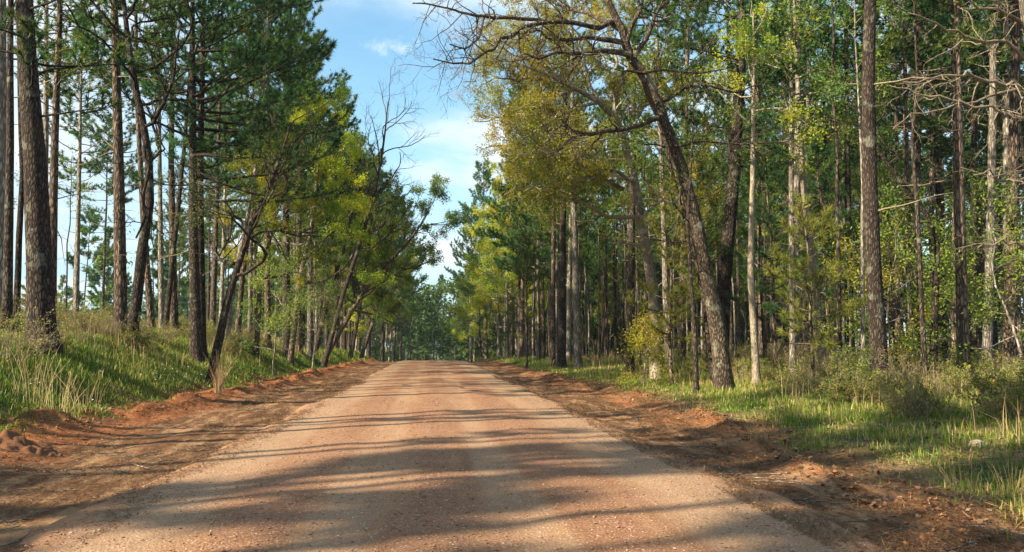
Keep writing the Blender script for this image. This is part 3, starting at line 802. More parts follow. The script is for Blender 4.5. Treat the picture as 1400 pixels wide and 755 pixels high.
# bare pale tree reaching in from the right edge
def bare_tree():
    rng = np.random.default_rng(77); Y = 22.0
    tr = [(1452, 500), (1448, 350), (1440, 230), (1428, 140), (1410, 60), (1400, -20), (1395, -80)]
    pts = np.array([pix(a, b, Y) for a, b in tr]); base = pts[0].copy(); base[2] = h1(base[0], base[1])
    P = np.concatenate([[base - [0, 0, .4]], [base], pts[1:]]) - base
    s = np.arange(len(P)); ss = np.linspace(0, len(P) - 1, 30)
    P = np.stack([np.interp(ss, s, P[:, i]) for i in range(3)], -1)
    tm = MB(); tm.tube(P, np.interp(ss, [0, len(P) - 1], [.2, .06]), 9, 0, .5, .07)
    parts = [('trunk', tm, [MAT['grey_bark']])]
    L = [[(1430, 150), (1395, 118), (1355, 106), (1320, 101), (1285, 106), (1240, 112)], [(1420, 100), (1380, 60), (1330, 55), (1290, 35), (1240, 20)], [(1445, 300), (1405, 245), (1370, 250), (1330, 235)],
         [(1412, 60), (1390, 20), (1350, 10), (1300, -10)], [(1436, 200), (1400, 160), (1360, 150), (1310, 140), (1260, 128), (1215, 122)], [(1446, 370), (1410, 345), (1372, 330), (1335, 340)], [(1425, 130), (1370, 125), (1320, 140), (1270, 150), (1225, 170)]]
    for q, ppx in enumerate(L):
        n = len(ppx); P0 = np.array([pix(a, b, Y + (-2.2 + q * .35) * i / (n - 1)) for i, (a, b) in enumerate(ppx)]) - base
        s = np.arange(n); ss = np.linspace(0, n - 1, n * 3); Pl = np.stack([np.interp(ss, s, P0[:, i]) for i in range(3)], -1)
        Pl[1:] += rng.normal(0, .05, Pl[1:].shape)
        rl = np.linspace(.055, .016, len(Pl)); b = MB(); b.tube(Pl, rl, 6, 0, .5, .07); o2 = []; tw = []
        for j in range(8):
            i = int(rng.uniform(.2, 1) * (len(Pl) - 2)); tg = nrm(Pl[i + 1] - Pl[i])
            branchy(rng, Pl[i], tg * .7 + nrm(np.cross(tg, rng.normal(0, 1, 3))) * .8, rng.uniform(.5, 1.4), rl[i] * .55, 2, o2, tw, .28, -.01, (2, 4), .22)
        add_twigs(b, o2, 0); parts.append(('branch', b, [MAT['dead_wood']]))
    plant('bare_tree', parts, base, 'leafless tree with pale tangled twigs reaching in from the right edge', 'bare tree')


bare_tree()

# low lit young pines and fresh green saplings at the edge of the right wood
def young_pine(px, py, Y, h, label, seed, tb=.1, mat='lit_needle'):
    rng = np.random.default_rng(seed); b = pix(px, py, Y); b[2] = h1(b[0], b[1])
    tm, cm = pine(rng, h, .05 + h * .013, h * .22, 1.7, None, nd=30, gap=.19, nl=.25, nw=.017, k=7, dead=2, step=.38, tb=tb, nb=(2, 3), skip=.15)
    plant('young_pine', [('trunk', tm, [MAT['pine_bark']]), ('crown', cm, [MAT[mat], MAT['pine_bark'], MAT['dead_wood']])], b, label, 'young pine')


young_pine(1110, 480, 25, 5.2, 'young pine with glowing yellow-green needles below the pale pine pair', 301, .3)
young_pine(918, 490, 30, 6.8, 'young pine with yellow-green needles left of the leaning oak', 302, .25)
young_pine(1060, 485, 31, 8.2, 'young dark green pine between the yellowish trunk and the pale pine pair', 303, -.1, 'needle')
young_pine(720, 485, 58, 8.5, 'bushy young pine low in the far right row', 304, .02)
young_pine(965, 480, 36, 9.5, 'tall young pine with lit needles behind the leaning oak', 306, .05)
young_pine(1135, 480, 34, 9.5, 'tall dark young pine left of the stout straight pine', 307, -.1, 'needle')


def sapling(px, py, Y, h, label, seed, mat='fresh_leaf', leaf=.1, nl=3200):
    rng = np.random.default_rng(seed); b = pix(px, py, Y); b[2] = h1(b[0], b[1])
    tm, cm = hardwood(rng, h, .03 + h * .009, h * .2, h * .42, None, nl, leaf, 2, 14, .05, .16, k=6, tb=.1)
    plant('sapling', [('trunk', tm, [MAT['grey_bark']]), ('crown', cm, [MAT[mat], MAT['grey_bark']])], b, label, 'sapling')


sapling(1222, 485, 27, 5.2, 'bright fresh green sapling right of the stout straight pine', 401)
sapling(1255, 480, 31, 6.5, 'taller fresh green sapling behind the crooked dark tree', 402)
sapling(1312, 478, 27, 4.6, 'fresh green sapling between the crooked dark tree and the grey pine', 403)
sapling(1172, 485, 28, 4.6, 'small leafy sapling just left of the stout straight pine', 404, 'yellow_leaf')
sapling(1395, 470, 24, 5.2, 'leafy green sapling under the right edge pine', 405)
sapling(880, 490, 30, 2.2, 'low yellow leafy sapling in front of the pale-footed oak', 407, 'yellow_leaf', .08)
sapling(375, 448, 40, 5.0, 'low green-leaved sapling in front of the far left row', 408, 'green_leaf')
sapling(428, 452, 48, 6.0, 'taller green-leaved sapling filling the gap in the left row', 409, 'green_leaf')

# ------------------------------------------------------------------ prototypes for the many
PROTO = {}


def proto(key):
    if key in PROTO: return PROTO[key]
    kind, i = key; rng = np.random.default_rng(500 + i * 17 + sum(map(ord, kind)))
    e = empty('tree', (0, 0, 0))
    if kind == 'pine':            # forest-grown, high crown
        e.name = 'pine_tree'; tm, cm = pine(rng, 23, .34, 10.5, 3.2, None, 20, .33, .30, .05, 8, dead=14)
        bk = ['pine_bark', 'dark_bark', 'grey_bark', 'pine_bark', 'dark_bark'][i % 5]; a, b = PINE_M(bk)
    elif kind == 'edge':          # roadside pine, deep crown
        e.name = 'pine_tree'; tm, cm = pine(rng, 25, .42, 8.2, 4.4, None, 20, .33, .32, .06, 8, dead=6)
        bk = ['pine_bark', 'dark_bark', 'grey_bark'][i % 3]; a, b = PINE_M(bk)
    elif kind == 'hard':
        e.name = 'broadleaf_tree'; tm, cm = hardwood(rng, 14, .24, 5.0, 3.2, None, 9000, .13, 4, 12, k=7, scat=.14, kids_=(2, 4))
        a = [MAT[['dark_bark', 'grey_bark', 'pale_bark'][i % 3]]]; b = [MAT[['green_leaf', 'yellow_leaf', 'green_leaf'][i % 3]], a[0]]
    elif kind == 'bush':          # roadside hardwood, leaves down low
        e.name = 'broadleaf_tree'; tm, cm = hardwood(rng, 11, .22, 2.0, 3.8, None, 14000, .14, 4, 15, k=7, scat=.15, kids_=(2, 4))
        a = [MAT['grey_bark']]; b = [MAT[['yellow_leaf', 'green_leaf', 'green_leaf'][i % 3]], a[0]]
    else:                         # thin pole with a small crown
        e.name = 'slender_tree'; tm, cm = hardwood(rng, 12, .13, 8, 1.5, None, 1100, .13, 2, 9, k=6, scat=.15)
        a = [MAT[['grey_bark', 'oak_bark', 'dark_bark'][i % 3]]]; b = [MAT['green_leaf'], a[0]]
    ch = [tm.build('trunk', a, e), cm.build('crown', b, e)]
    PROTO[key] = [e, ch, False]
    return PROTO[key]


PLACED = []          # (px, Y, side, kind, e)
CATN = {'pine': 'pine tree', 'edge': 'pine tree', 'hard': 'tree', 'bush': 'tree', 'pole': 'tree'}


def to_px(p):
    r = np.asarray(p) - CAM; d = r @ FWD
    return CXP + F * (r @ RGT) / d, CYP - F * (r @ UPV) / d


def place(kind, i, x, y, s, rot):
    P = proto((kind, i)); z = h1(x, y) - .02
    if not P[2]:
        e = P[0]; e.location = (x, y, z); e.rotation_euler = (0, 0, rot); e.scale = (s, s, s); P[2] = True
        e['category'] = CATN[kind]
    else:
        e = dup(P[0], P[1], (x, y, z), rot, s, 'x')
    PLACED.append((to_px((x, y, z))[0], y, 'left' if x < 0 else 'right', kind, e, s))
    return e


occupied = []
for o in COL.objects:
    if o.parent is None and o.type == 'EMPTY': occupied.append((o.location.x, o.location.y))


def free(x, y, d):
    if any((x - a) ** 2 + (y - b) ** 2 < d * d for a, b in occupied): return False
    occupied.append((x, y)); return True


# rows at the edge of both verges, running on over the crest
for side, lat0 in ((-1, 8.4), (1, 7.7)):
    y = 62.0
    while y < 175:
        x = side * (lat0 + rnd.uniform(-.5, 2.2) + (-2 * min(1, (y - 120) / 40) if y > 120 else 0))
        if free(x, y, 1.5):
            k = rnd.random()
            kind = ('edge' if y > 78 or side > 0 else 'pine') if k < .55 else ('bush' if k < (.7 if side < 0 else .58) else 'hard') if k < .55 or side < 0 or rnd.random() < .45 else 'pole'
            if side > 0 and y > 84 and rnd.random() < .6: kind = rnd.choice(['hard', 'bush', 'hard'])
            place(kind, rnd.randrange(3), x, y, (1.3 if kind in ('hard', 'bush') and y > 84 else 1) * rnd.uniform(.82, 1.06) * (1 if kind not in ('edge', 'pine') else .88 + (y - 62) / 240), rnd.uniform(0, 6.28))
        y += rnd.uniform(1.8, 3.6) * (1 + max(0, y - 90) / 90)
for k in range(60):               # slim poles in the right row
    y = rnd.uniform(40, 115); x = rnd.uniform(7.8, 15)
    if free(x, y, .9): place('pole', rnd.randrange(3), x, y, rnd.uniform(.7, 1.1), rnd.uniform(0, 6.28))
for k in range(24):
    y = rnd.uniform(60, 115); x = -rnd.uniform(8.6, 13)
    if free(x, y, .9): place('pole', rnd.randrange(3), x, y, rnd.uniform(.7, 1.1), rnd.uniform(0, 6.28))
# the wood on the right
n = 0; tries = 0
while n < 235 and tries < 4000:
    tries += 1
    y = 24 + 100 * rnd.random() ** 1.35; x = 9.0 + 46 * rnd.random() ** 1.25
    px_ = to_px((x, y, 0))[0]
    if px_ > 1440 or px_ < 640 or y < 24 + (x < 11) * 14: continue
    if not free(x, y, 1.25): continue
    k = rnd.random(); kind = 'pine' if k < .6 else ('pole' if k < .95 else 'hard')
    place(kind, rnd.randrange(5 if kind == 'pine' else 3), x, y, rnd.uniform(.7, 1.12) if kind != 'pole' else rnd.uniform(.7, 1.3), rnd.uniform(0, 6.28)); n += 1
# leafy understorey inside the right wood
n = 0; tries = 0
while n < 9 and tries < 3000:
    tries += 1
    y = 42 + 65 * rnd.random() ** 1.2; x = 14 + 30 * rnd.random() ** 1.3
    px_ = to_px((x, y, 0))[0]
    if px_ > 1440 or px_ < 660 or not free(x, y, 1.6): continue
    place('bush', rnd.randrange(3), x, y, rnd.uniform(.5, .95), rnd.uniform(0, 6.28)); n += 1
# the thinner stand on the left
n = 0; tries = 0
while n < 22 and tries < 4000:
    tries += 1
    y = 36 + 80 * rnd.random(); x = -10.5 - (8 + y * .12) * rnd.random() ** 1.4
    px_ = to_px((x, y, 0))[0]
    if px_ < -60 or px_ > 520: continue
    if not free(x, y, 2.6): continue
    k = rnd.random(); kind = 'pine' if k < .75 else ('pole' if k < .9 else 'hard')
    place(kind, rnd.randrange(5 if kind == 'pine' else 3), x, y, rnd.uniform(.7, 1.02), rnd.uniform(0, 6.28)); n += 1

# labels: near ones by their neighbours, far ones by group
ORD = ['first', 'second', 'third', 'fourth', 'fifth', 'sixth', 'seventh', 'eighth', 'ninth', 'tenth', 'eleventh', 'twelfth', 'thirteenth', 'fourteenth', 'fifteenth', 'sixteenth', 'seventeenth', 'eighteenth', 'nineteenth', 'twentieth']
KN = {'pine': 'high-crowned pine', 'edge': 'deep-crowned pine', 'hard': 'slim leafy tree', 'bush': 'low-branched leafy tree', 'pole': 'thin pole-like tree'}
cnt = {}
for px_, y, side, kind, e, s in sorted(PLACED, key=lambda t: t[0]):
    refs = [(hx, nm) for hx, nm, hy in HERO if (hx < 590) == (side == 'left')]
    e['category'] = CATN[kind]
    if y < 66 and 0 <= px_ <= 1400:
        lo = [r for r in refs if r[0] <= px_]
        ref = max(lo) if lo else None
        key = (kind, ref)
        i = cnt[key] = cnt.get(key, 0) + 1
        e['label'] = f"{KN[kind]} behind, {ORD[i - 1]} such right of {ref[1]}" if ref else f"{KN[kind]} in the stand behind, {ORD[i - 1]} such from the {side} end"
        e['group'] = f'{KN[kind]}s among the trees {side} of the road'
    else:
        nm = {'pine': 'slim high-crowned pine', 'edge': 'tall deep-crowned pine', 'hard': 'slim leafy tree', 'bush': 'low-branched leafy tree', 'pole': 'thin pole-like trunk'}[kind]
        w = 'far back in the wood' if abs(e.location.x) > 13 else 'in the far row along the verge'
        e['label'] = f'{nm} {w}, {side} of the road'
        e['group'] = f'{nm}s {w} {side} of the road'

# ------------------------------------------------------------------ woods that read as one mass
def far_proto(i):
    rng = np.random.default_rng(900 + i)
    if i == 6:  # narrow high crown, shaped for thin shadow bands on the road
        tm, cm = pine(rng, 23, .42, 15, 2.0, None, 8, .9, .5, .16, 6, dead=0, step=1.1, nb=(1, 2))
    elif i < 4:
        tm, cm = pine(rng, 22, .36, 9 if i < 2 else 4, 3.6, None, 10, .9, .6, .22, 5, dead=0, step=1.0, nb=(2, 3), skip=.1)
    else:
        tm, cm = hardwood(rng, 13, .26, 2, 4.2, None, 1500, .62, 3, 10, k=5, scat=.5, kids_=(2, 3))
    return tm.arrays(), cm.arrays()


FP = [far_proto(i) for i in range(7)]


def merge_woods(name, spots, rng, tb=0.0, hwp=.4, np_=4):
    mb = MB()
    for (x, y, s) in spots:
        hw = rng.random() < hwp; i = rng.integers(4, 6) if hw else (rng.integers(0, np_) if np_ else 6); a = rng.uniform(0, 6.28)
        M = np.array([[math.cos(a), -math.sin(a), 0], [math.sin(a), math.cos(a), 0], [0, 0, 1]]) * s
        o = np.array([x, y, h1(x, y)]); dt = rng.normal(0, .12) + tb
        (V, T, m, A_, S) = FP[i][0]; mb.add(V @ M.T + o, T, 1, .5, True)
        (V, T, m, A_, S) = FP[i][1]
        mb.add(V @ M.T + o, T, 0, np.clip(A_ + dt, 0, 1)); mb.M[-1] = np.where(m == 0, 2 if hw else 0, 1).astype(np.int32)
    return tag(mb.build(name, [MAT['needle'], MAT['pine_bark'], MAT['green_leaf']]), kind='stuff')


rw = np.random.default_rng(31)
sp = []
while len(sp) < 260:              # deep wood on the right
    x = rw.uniform(24, 120); y = rw.uniform(28, 200)
    if y < 105 and x < 40: continue
    if x / y > .36 and rw.random() < .62: continue
    sp.append((x, y, rw.uniform(.75, 1.15)))
while len(sp) < 330:
    x = rw.uniform(9.5, 40); y = rw.uniform(115, 250); sp.append((x, y, rw.uniform(.7, 1.05)))
merge_woods('far_wood', sp, rw, -.1, .2)
sp = []
while len(sp) < 105:              # distant wood on the left, beyond the open stand
    x = -rw.uniform(24, 190); y = rw.uniform(120, 330)
    px_ = to_px((x, y, 0))[0]
    if px_ < -80 or px_ > 560 or math.hypot(x, y) < 150: continue
    sp.append((x, y, rw.uniform(.5, 1.05)))
while len(sp) < 165:
    x = -rw.uniform(10, 45); y = rw.uniform(120, 260); sp.append((x, y, rw.uniform(.7, 1.05)))
merge_woods('distant_wood', sp, rw)
sp = []
while len(sp) < 130:              # the wood that closes the road beyond the crest
    x = rw.uniform(-60, 60); y = rw.uniform(190, 330); sp.append((x, y, rw.uniform(1.1, 1.45) * (1.2 if -30 < x < 14 else 1)))
merge_woods('low_wood', sp, rw, -.3, .8)
sp = []
while len(sp) < 4:               # unseen pines added beside and behind the camera to shade the road
    x = -rw.uniform(10, 18); y = rw.uniform(-16, 26)
    if to_px((x, y + .001, 0))[0] > -40 and y > 3: continue
    sp.append((x, y, rw.uniform(.8, 1.05)))
mw = list(sp); sp = []
while len(sp) < 13:  # more unseen pines, added for their shadow bands
    x = -rw.uniform(15, 29); y = rw.uniform(-14, 14)
    if all((x - a) ** 2 + (y - b) ** 2 > 5 for a, b, c in sp): sp.append((x, y, rw.uniform(.85, 1.1)))
merge_woods('shade_wood', mw + sp, rw, 0, 0, 0)
merge_woods('shade_crowns', [(-20, -7.5, 1.0), (-22.5, -3.6, 1.05), (-25, -9.5, 1.1), (-19, -11.5, .95), (-27, -1.5, 1.1)], rw, 0, 0, 2)  # out-of-view dense crowns, added to keep the nearest road in shade

# ------------------------------------------------------------------ shrubs
def shrub_mb(rng, h, w, per_m=16, leaf=.045, n=14, tb=0.):
    st = MB(); cm = MB(); out = []; tw = []
    for i in range(n):
        a = rng.uniform(0, 6.28); b = np.array([math.cos(a), math.sin(a), 0]) * rng.uniform(0, w * .35) + [0, 0, -.05]
        branchy(rng, b, unit(a, rng.uniform(.7, 1.4)), h * rng.uniform(.6, 1.1), .007, 2, out, tw, .2, .05, (3, 5), .16, (.3, .6))
    add_twigs(st, out, 0)
    C = leaf_pts(rng, tw, per_m, .035)
    leaves(cm, C, leaf, rng, 0, .4, tb, .22, .5, (vn(C[:, 0] * 3, C[:, 1] * 3 + C[:, 2] * 2, 4) - .5) * .5)
    return st, cm


SHR = []
for i in range(8):
    rng = np.random.default_rng(700 + i)
    st, cm = shrub_mb(rng, [.9, 1.1, .75, 1.3, .85, 1.0, .7, 1.2][i], .8, [60, 52, 66, 48, 16, 56, 60, 12][i], [.065, .06, .065, .07, .05, .065, .06, .05][i], 15, [0, .1, -.05, .05, .3, -.1, .15, .35][i])
    e = empty('shrub', (0, 0, 0)); SHR.append([e, [st.build('stems', MAT['dead_wood'] if i in (4, 7) else MAT['grey_bark'], e), cm.build('crown', MAT['shrub_leaf'], e)], False, 'wiry brown twiggy shrub' if i in (4, 7) else 'olive-green leafy shrub'])
    SHR[-1][1][0].name = 'stem'
SHP = []


def place_shrub(x, y, s, i, where):
    P = SHR[i]; z = h1(x, y)
    lab = f'{P[3]} in the brush {where}'
    if not P[2]:
        e = P[0]; e.location = (x, y, z); e.scale = (s,) * 3; P[2] = True
    else:
        e = dup(P[0], P[1], (x, y, z), rnd.uniform(0, 6.28), s, lab)
    tag(e, lab, 'shrub', f'{P[3]}s in the brush {where}')
    SHP.append((to_px((x, y, z))[0], y, P[3], 'left' if x < 0 else 'right', e))


n = 0
while n < 120:
    y = 13.5 + 40 * rnd.random() ** 1.3; x = 8.2 + (y - 13) * .03 + 7.5 * rnd.random() ** 1.2
    px_ = to_px((x, y, 0))[0]
    if px_ > 1460 or (px_ < 900 and rnd.random() < .5): continue
    if x < 9.6 and y > 24: continue
    place_shrub(x, y, rnd.uniform(.45, .95), rnd.choice([0, 1, 2, 3, 4, 4, 5, 6, 7, 7]), 'along the right wood edge'); n += 1
n = 0
while n < 90:
    y = 15 + 38 * rnd.random() ** 1.2; x = -9.0 - 5.5 * rnd.random() ** 1.2
    px_ = to_px((x, y, 0))[0]
    if px_ < -60 or px_ > 440: continue
    place_shrub(x, y, rnd.uniform(.45, .95), rnd.choice([0, 1, 2, 3, 4, 4, 5, 6, 7, 7]), 'on top of the left bank'); n += 1


# the nearest shrubs are told apart by the trunks they stand before; the rest read as one belt
near = [t for t in SHP if 0 <= t[0] <= 1400 and t[1] < (21 if t[3] == 'right' else 24)]
cnt = {}
for px_, y, what, side, e in sorted(near, key=lambda t: t[0]):
    refs = [(hx, nm) for hx, nm, hy in HERO if (hx < 590) == (side == 'left') and hx <= px_]
    ref = max(refs)[1] if refs else None
    i = cnt[(what, ref, side)] = cnt.get((what, ref, side), 0) + 1
    if i <= 20:
        what2 = what.replace('leafy ', '').replace('twiggy ', '')
        e['label'] = f"{what2} in near brush, {ORD[i - 1]} such right of {ref}" if ref else f"{what2} in near brush, {ORD[i - 1]} such from the {side} end"
for px_, y, what, side, e in SHP:
    if 'in near brush' not in e['label']: e['label'] = e['label'].replace('in the brush', 'in the farther brush')


# ------------------------------------------------------------------ grass, litter, stones
def blades(name, X, Y, hgt, w, tint, mat, rng, bend=.5, z0=0., seg=3):
    n = len(X); Z = surf(X, Y) - .01 + z0; a = rng.uniform(0, 6.28, n); le = rng.normal(0, bend, (n, 1))
    D = np.stack([np.cos(a), np.sin(a), 0 * a], -1); b = a + 1.57 + rng.normal(0, .4, n); S = np.stack([np.cos(b), np.sin(b), 0 * b], -1) * (w[:, None] * .5)
    P = np.stack([X, Y, Z], -1); h = hgt[:, None]; up = np.array([[0, 0, 1.]])
    m1 = P + up * h * .55 + D * h * le * .25; t1 = P + up * h * (1 - .25 * np.abs(le)) + D * h * le * .8
    V = np.stack([P - S, P + S, m1 + S * .8, m1 - S * .8, t1], 1).reshape(-1, 3); i = np.arange(n) * 5
    T = np.stack([np.stack([i, i + 1, i + 2], -1), np.stack([i, i + 2, i + 3], -1), np.stack([i + 3, i + 2, i + 4], -1)], 1).reshape(-1, 3)
    mb = MB(); mb.add(V, T, 0, np.repeat(np.clip(tint, 0, 1), 3)); return mb


rg = np.random.default_rng(61)
GX, GY, GH, GW, GT = [], [], [], [], []


def sow(n, side, x0, x1, y0, y1, hmin, hmax, py=1.6, thin=.35, dry=0.0):
    y = y0 + (y1 - y0) * rg.random(n) ** py; x = x0 + (x1 - x0) * rg.random(n)
    if side > 0: x = x + np.where(True, edge_r(y) - 6.0, 0) * np.clip((9 - x) / 3, 0, 1)
    jit = (fbm(x * .9, y * .9, 81, 3) - .5)
    edge = (x - edge_r(y) - .1 if side > 0 else -x - 6.75) + jit * 2.0
    dens = fbm(x * 1.3, y * 1.3, 83, 3)
    keep = (edge > np.where(rg.random(n) < .12, -.9 * rg.random(n), rg.random(n) * .5 - .1)) & (dens + rg.random(n) * .5 > thin + .25) & (fbm(x * .28, y * .28, 87, 2) + rg.random(n) * .4 > .42)
    x, y, edge, dens = x[keep], y[keep], edge[keep], dens[keep]; m = len(x)
    pat = fbm(x * .45, y * .45, 85, 3)
    GX.append(x); GY.append(y)
    GH.append((hmin + (hmax - hmin) * rg.random(m) ** 1.6) * (.55 + .9 * pat) * np.clip(.45 + edge * .5, .4, 1))
    GW.append(.006 + .00042 * y + rg.random(m) * .003)
    GT.append(.16 + .6 * (pat - .25) + dry + rg.normal(0, .14, m) + np.where(rg.random(m) < .10 + dry * .5, .5, 0))


sow(170000, -1, -11.5, -6.3, 9, 62, .07, .27, 1.7, .3, .12)
sow(40000, -1, -17, -11, 14, 70, .1, .4, 1.4, .2, .2)
sow(170000, 1, 5.2, 10.5, 6, 62, .06, .24, 1.8, .42, .2)
sow(55000, 1, 10, 19, 9, 70, .1, .4, 1.4, .3, .2)
sow(14000, -1, -8.6, -6.3, 60, 120, .2, .5, 1, .2, .1)
sow(14000, 1, 5.6, 9, 60, 120, .2, .5, 1, .2, .15)
g = blades('grass', np.concatenate(GX), np.concatenate(GY), np.concatenate(GH), np.concatenate(GW), np.concatenate(GT), None, rg, .55)
tag(g.build('grass', MAT['grass']), kind='stuff')
print('grass blades', sum(map(len, GX)))

# tall thin weeds sticking out of the grass
WX = np.concatenate([-7.6 - 6 * rg.random(6000) ** .7, 6.6 + 8 * rg.random(5000) ** .7]); WY = 10 + 55 * rg.random(11000) ** 1.3
k = fbm(WX * .6, WY * .6, 91, 3) > .5; WX, WY = WX[k], WY[k]; m = len(WX)
tag(blades('weeds', WX, WY, .35 + .55 * rg.random(m) ** 1.5, .006 + .0003 * WY, .3 + rg.normal(0, .25, m), None, rg, .5).build('weeds', MAT['dry_grass']), kind='stuff')

# litter: straw on the shoulders, leaves on the verge
def flat_bits(n, X, Y, L, W, tint, rng, lift=.012, along=None, tilt=.25):
    Z = surf(X, Y) + lift * rng.random(n); a = rng.uniform(0, 6.28, n) if along is None else along
    d = nrm(np.stack([np.cos(a), np.sin(a), rng.normal(0, tilt, n)], -1)); s = nrm(np.cross(d, np.array([0, 0, 1.]) + rng.normal(0, tilt, (n, 3))))
    P = np.stack([X, Y, Z + .006], -1); L = L[:, None] * .5; W = W[:, None] * .5
    V = np.stack([P - d * L, P + s * W, P + d * L, P - s * W], 1).reshape(-1, 3); i = np.arange(n) * 4
    T = np.stack([np.stack([i, i + 1, i + 2], -1), np.stack([i, i + 2, i + 3], -1)], 1).reshape(-1, 3)
    mb = MB(); mb.add(V, T, 0, np.repeat(np.clip(tint, 0, 1), 2)); return mb


n = 150000
Y_ = 5.5 + 40 * rg.random(n) ** 2.0; sd = rg.random(n) < .5
X_ = np.where(sd, -2.7 - 4.2 * rg.random(n), 2.75 + (edge_r(Y_) - 2.4) * rg.random(n))
den = fbm(X_ * 2.2, Y_ * .5, 95, 4); k = den + rg.normal(0, .06, n) > .5; X_, Y_ = X_[k], Y_[k]; n = len(X_)
tag(flat_bits(n, X_, Y_, .07 + .1 * rg.random(n), .003 + .0004 * Y_, .35 + rg.normal(0, .25, n), rg, .02, rg.normal(1.2, .9, n)).build('pine_straw', MAT['straw']), kind='stuff')
n = 46000                          # dead thatch lying between the green blades
Y_ = 6.5 + 45 * rg.random(n) ** 1.7; sd = rg.random(n) < .45
X_ = np.where(sd, -6.9 - 4.5 * rg.random(n), edge_r(Y_) + .1 + 6 * rg.random(n))
k = fbm(X_ * .8, Y_ * .8, 103, 3) + rg.normal(0, .07, n) > .45; X_, Y_ = X_[k], Y_[k]; n = len(X_)
tag(flat_bits(n, X_, Y_, .10 + .16 * rg.random(n), .004 + .0004 * Y_, .55 + rg.normal(0, .25, n), rg, .07, None, .45).build('dead_thatch', MAT['straw']), kind='stuff')
# broad-leaved weeds low in the verge
n = 900; cy = 6.5 + 34 * rg.random(n) ** 1.5; sd = rg.random(n) < .5
cx = np.where(sd, -7.1 - 4 * rg.random(n), edge_r(cy) + .1 + 4.5 * rg.random(n)); k = fbm(cx * .7, cy * .7, 107, 2) > .45; cx, cy = cx[k], cy[k]; n = len(cx)
q_ = np.repeat(np.arange(n), 16); sc_ = np.repeat(.05 + .10 * rg.random(n), 16)
P_ = np.stack([cx[q_] + rg.normal(0, 1, n * 16) * sc_, cy[q_] + rg.normal(0, 1, n * 16) * sc_, np.zeros(n * 16)], -1); P_[:, 2] = surf(P_[:, 0], P_[:, 1]) + .02 + 1.1 * sc_ * rg.random(n * 16)
wm = MB(); leaves(wm, P_, .055, rg, 0, 1.2, -.05, .2, .5); tag(wm.build('low_weeds', MAT['shrub_leaf']), kind='stuff')
n = 9000
Y_ = 6 + 40 * rg.random(n) ** 1.6; sd = rg.random(n) < .3
X_ = np.where(sd, -6.2 - 4 * rg.random(n), edge_r(Y_) - .9 + 6.5 * rg.random(n) ** 1.3)
den = fbm(X_ * .9, Y_ * .7, 97, 3); k = den + rg.normal(0, .07, n) > .5; X_, Y_ = X_[k], Y_[k]; n = len(X_)
tag(flat_bits(n, X_, Y_, *(.035 + .05 * rg.random((2, n))), .45 + rg.normal(0, .3, n), rg, .05, None, .5).build('fallen_leaves', MAT['litter']), kind='stuff')

tw_ = MB(); rt = np.random.default_rng(88)
for i in range(900):
    y = 6 + 30 * rt.random() ** 1.6; x = -(3.2 + 7 * rt.random()) if rt.random() < .45 else 3.4 + 7.5 * rt.random()
    a = rt.uniform(0, 6.28); L = rt.uniform(.1, .55); n_ = 4; P = np.zeros((n_, 3)); t = np.linspace(-.5, .5, n_) * L
    P[:, 0] = x + np.cos(a) * t + rt.normal(0, .02, n_); P[:, 1] = y + np.sin(a) * t + rt.normal(0, .02, n_); P[:, 2] = surf(P[:, 0], P[:, 1]) + .008 + .02 * rt.random(n_)
    tw_.tube(P, np.linspace(.004, .002, n_) + L * .006, 4, 0, .5)
tag(tw_.build('fallen_twigs', MAT['grey_bark']), kind='stuff')
OCT = np.array([[1, 0, 0], [0, 1, 0], [-1, 0, 0], [0, -1, 0], [0, 0, 1], [0, 0, -1], [.62, .62, .35], [-.62, .62, .35], [-.62, -.62, .35], [.62, -.62, .35]])
OT = np.array([[0, 6, 4], [6, 1, 4], [1, 7, 4], [7, 2, 4], [2, 8, 4], [8, 3, 4], [3, 9, 4], [9, 0, 4], [0, 5, 1], [1, 5, 2], [2, 5, 3], [3, 5, 0], [0, 1, 6], [1, 2, 7], [2, 3, 8], [3, 0, 9]])


def stones(X, Y, sz, tint, rng, flat=.6, sink=.25):
    n = len(X); Z = surf(X, Y) + sz * flat * (.5 - sink)
    V = OCT[None] * (1 + rng.normal(0, .2, (n, 10, 1))) * (sz[:, None, None] * .5 * rng.uniform(.6, 1.35, (n, 1, 3))) * np.array([1, 1, flat])
    a = rng.uniform(0, 6.28, n); c, s = np.cos(a)[:, None], np.sin(a)[:, None]
    V = np.stack([V[..., 0] * c - V[..., 1] * s, V[..., 0] * s + V[..., 1] * c, V[..., 2]], -1) + np.stack([X, Y, Z], -1)[:, None]
    T = OT[None] + (np.arange(n) * 10)[:, None, None]
    mb = MB(); mb.add(V.reshape(-1, 3), T.reshape(-1, 3), 0, np.repeat(np.clip(tint, 0, 1), len(OT))); return mb


n = 16000
Y_ = 5.6 + 20 * rg.random(n) ** 1.9; X_ = np.where(rg.random(n) < .5, rg.uniform(-3.4, 3.5, n), rg.choice([-2.9, -1.55, -.1, 1.35, 2.75], n) + rg.normal(0, .22, n))
sz = .006 + .022 * rg.random(n) ** 4 + .0004 * Y_
tag(stones(X_, Y_, sz, .45 + rg.normal(0, .25, n), rg).build('gravel', MAT['pebble']), kind='stuff')
n = 14000
Y_ = 6 + 44 * rg.random(n) ** 1.5; sd = rg.random(n) < .5
X_ = np.where(sd, -6.35 + rg.normal(0, .45, n), edge_r(Y_) - .5 + rg.normal(0, .45, n))
k = fbm(X_ * 1.6, Y_ * 1.1, 21, 4) + rg.normal(0, .06, n) > .47; X_, Y_ = X_[k], Y_[k]; n = len(X_)
tag(stones(X_, Y_, .015 + .055 * rg.random(n) ** 5, .45 + rg.normal(0, .25, n), rg, .75).build('soil_clods', MAT['clod']), kind='stuff')

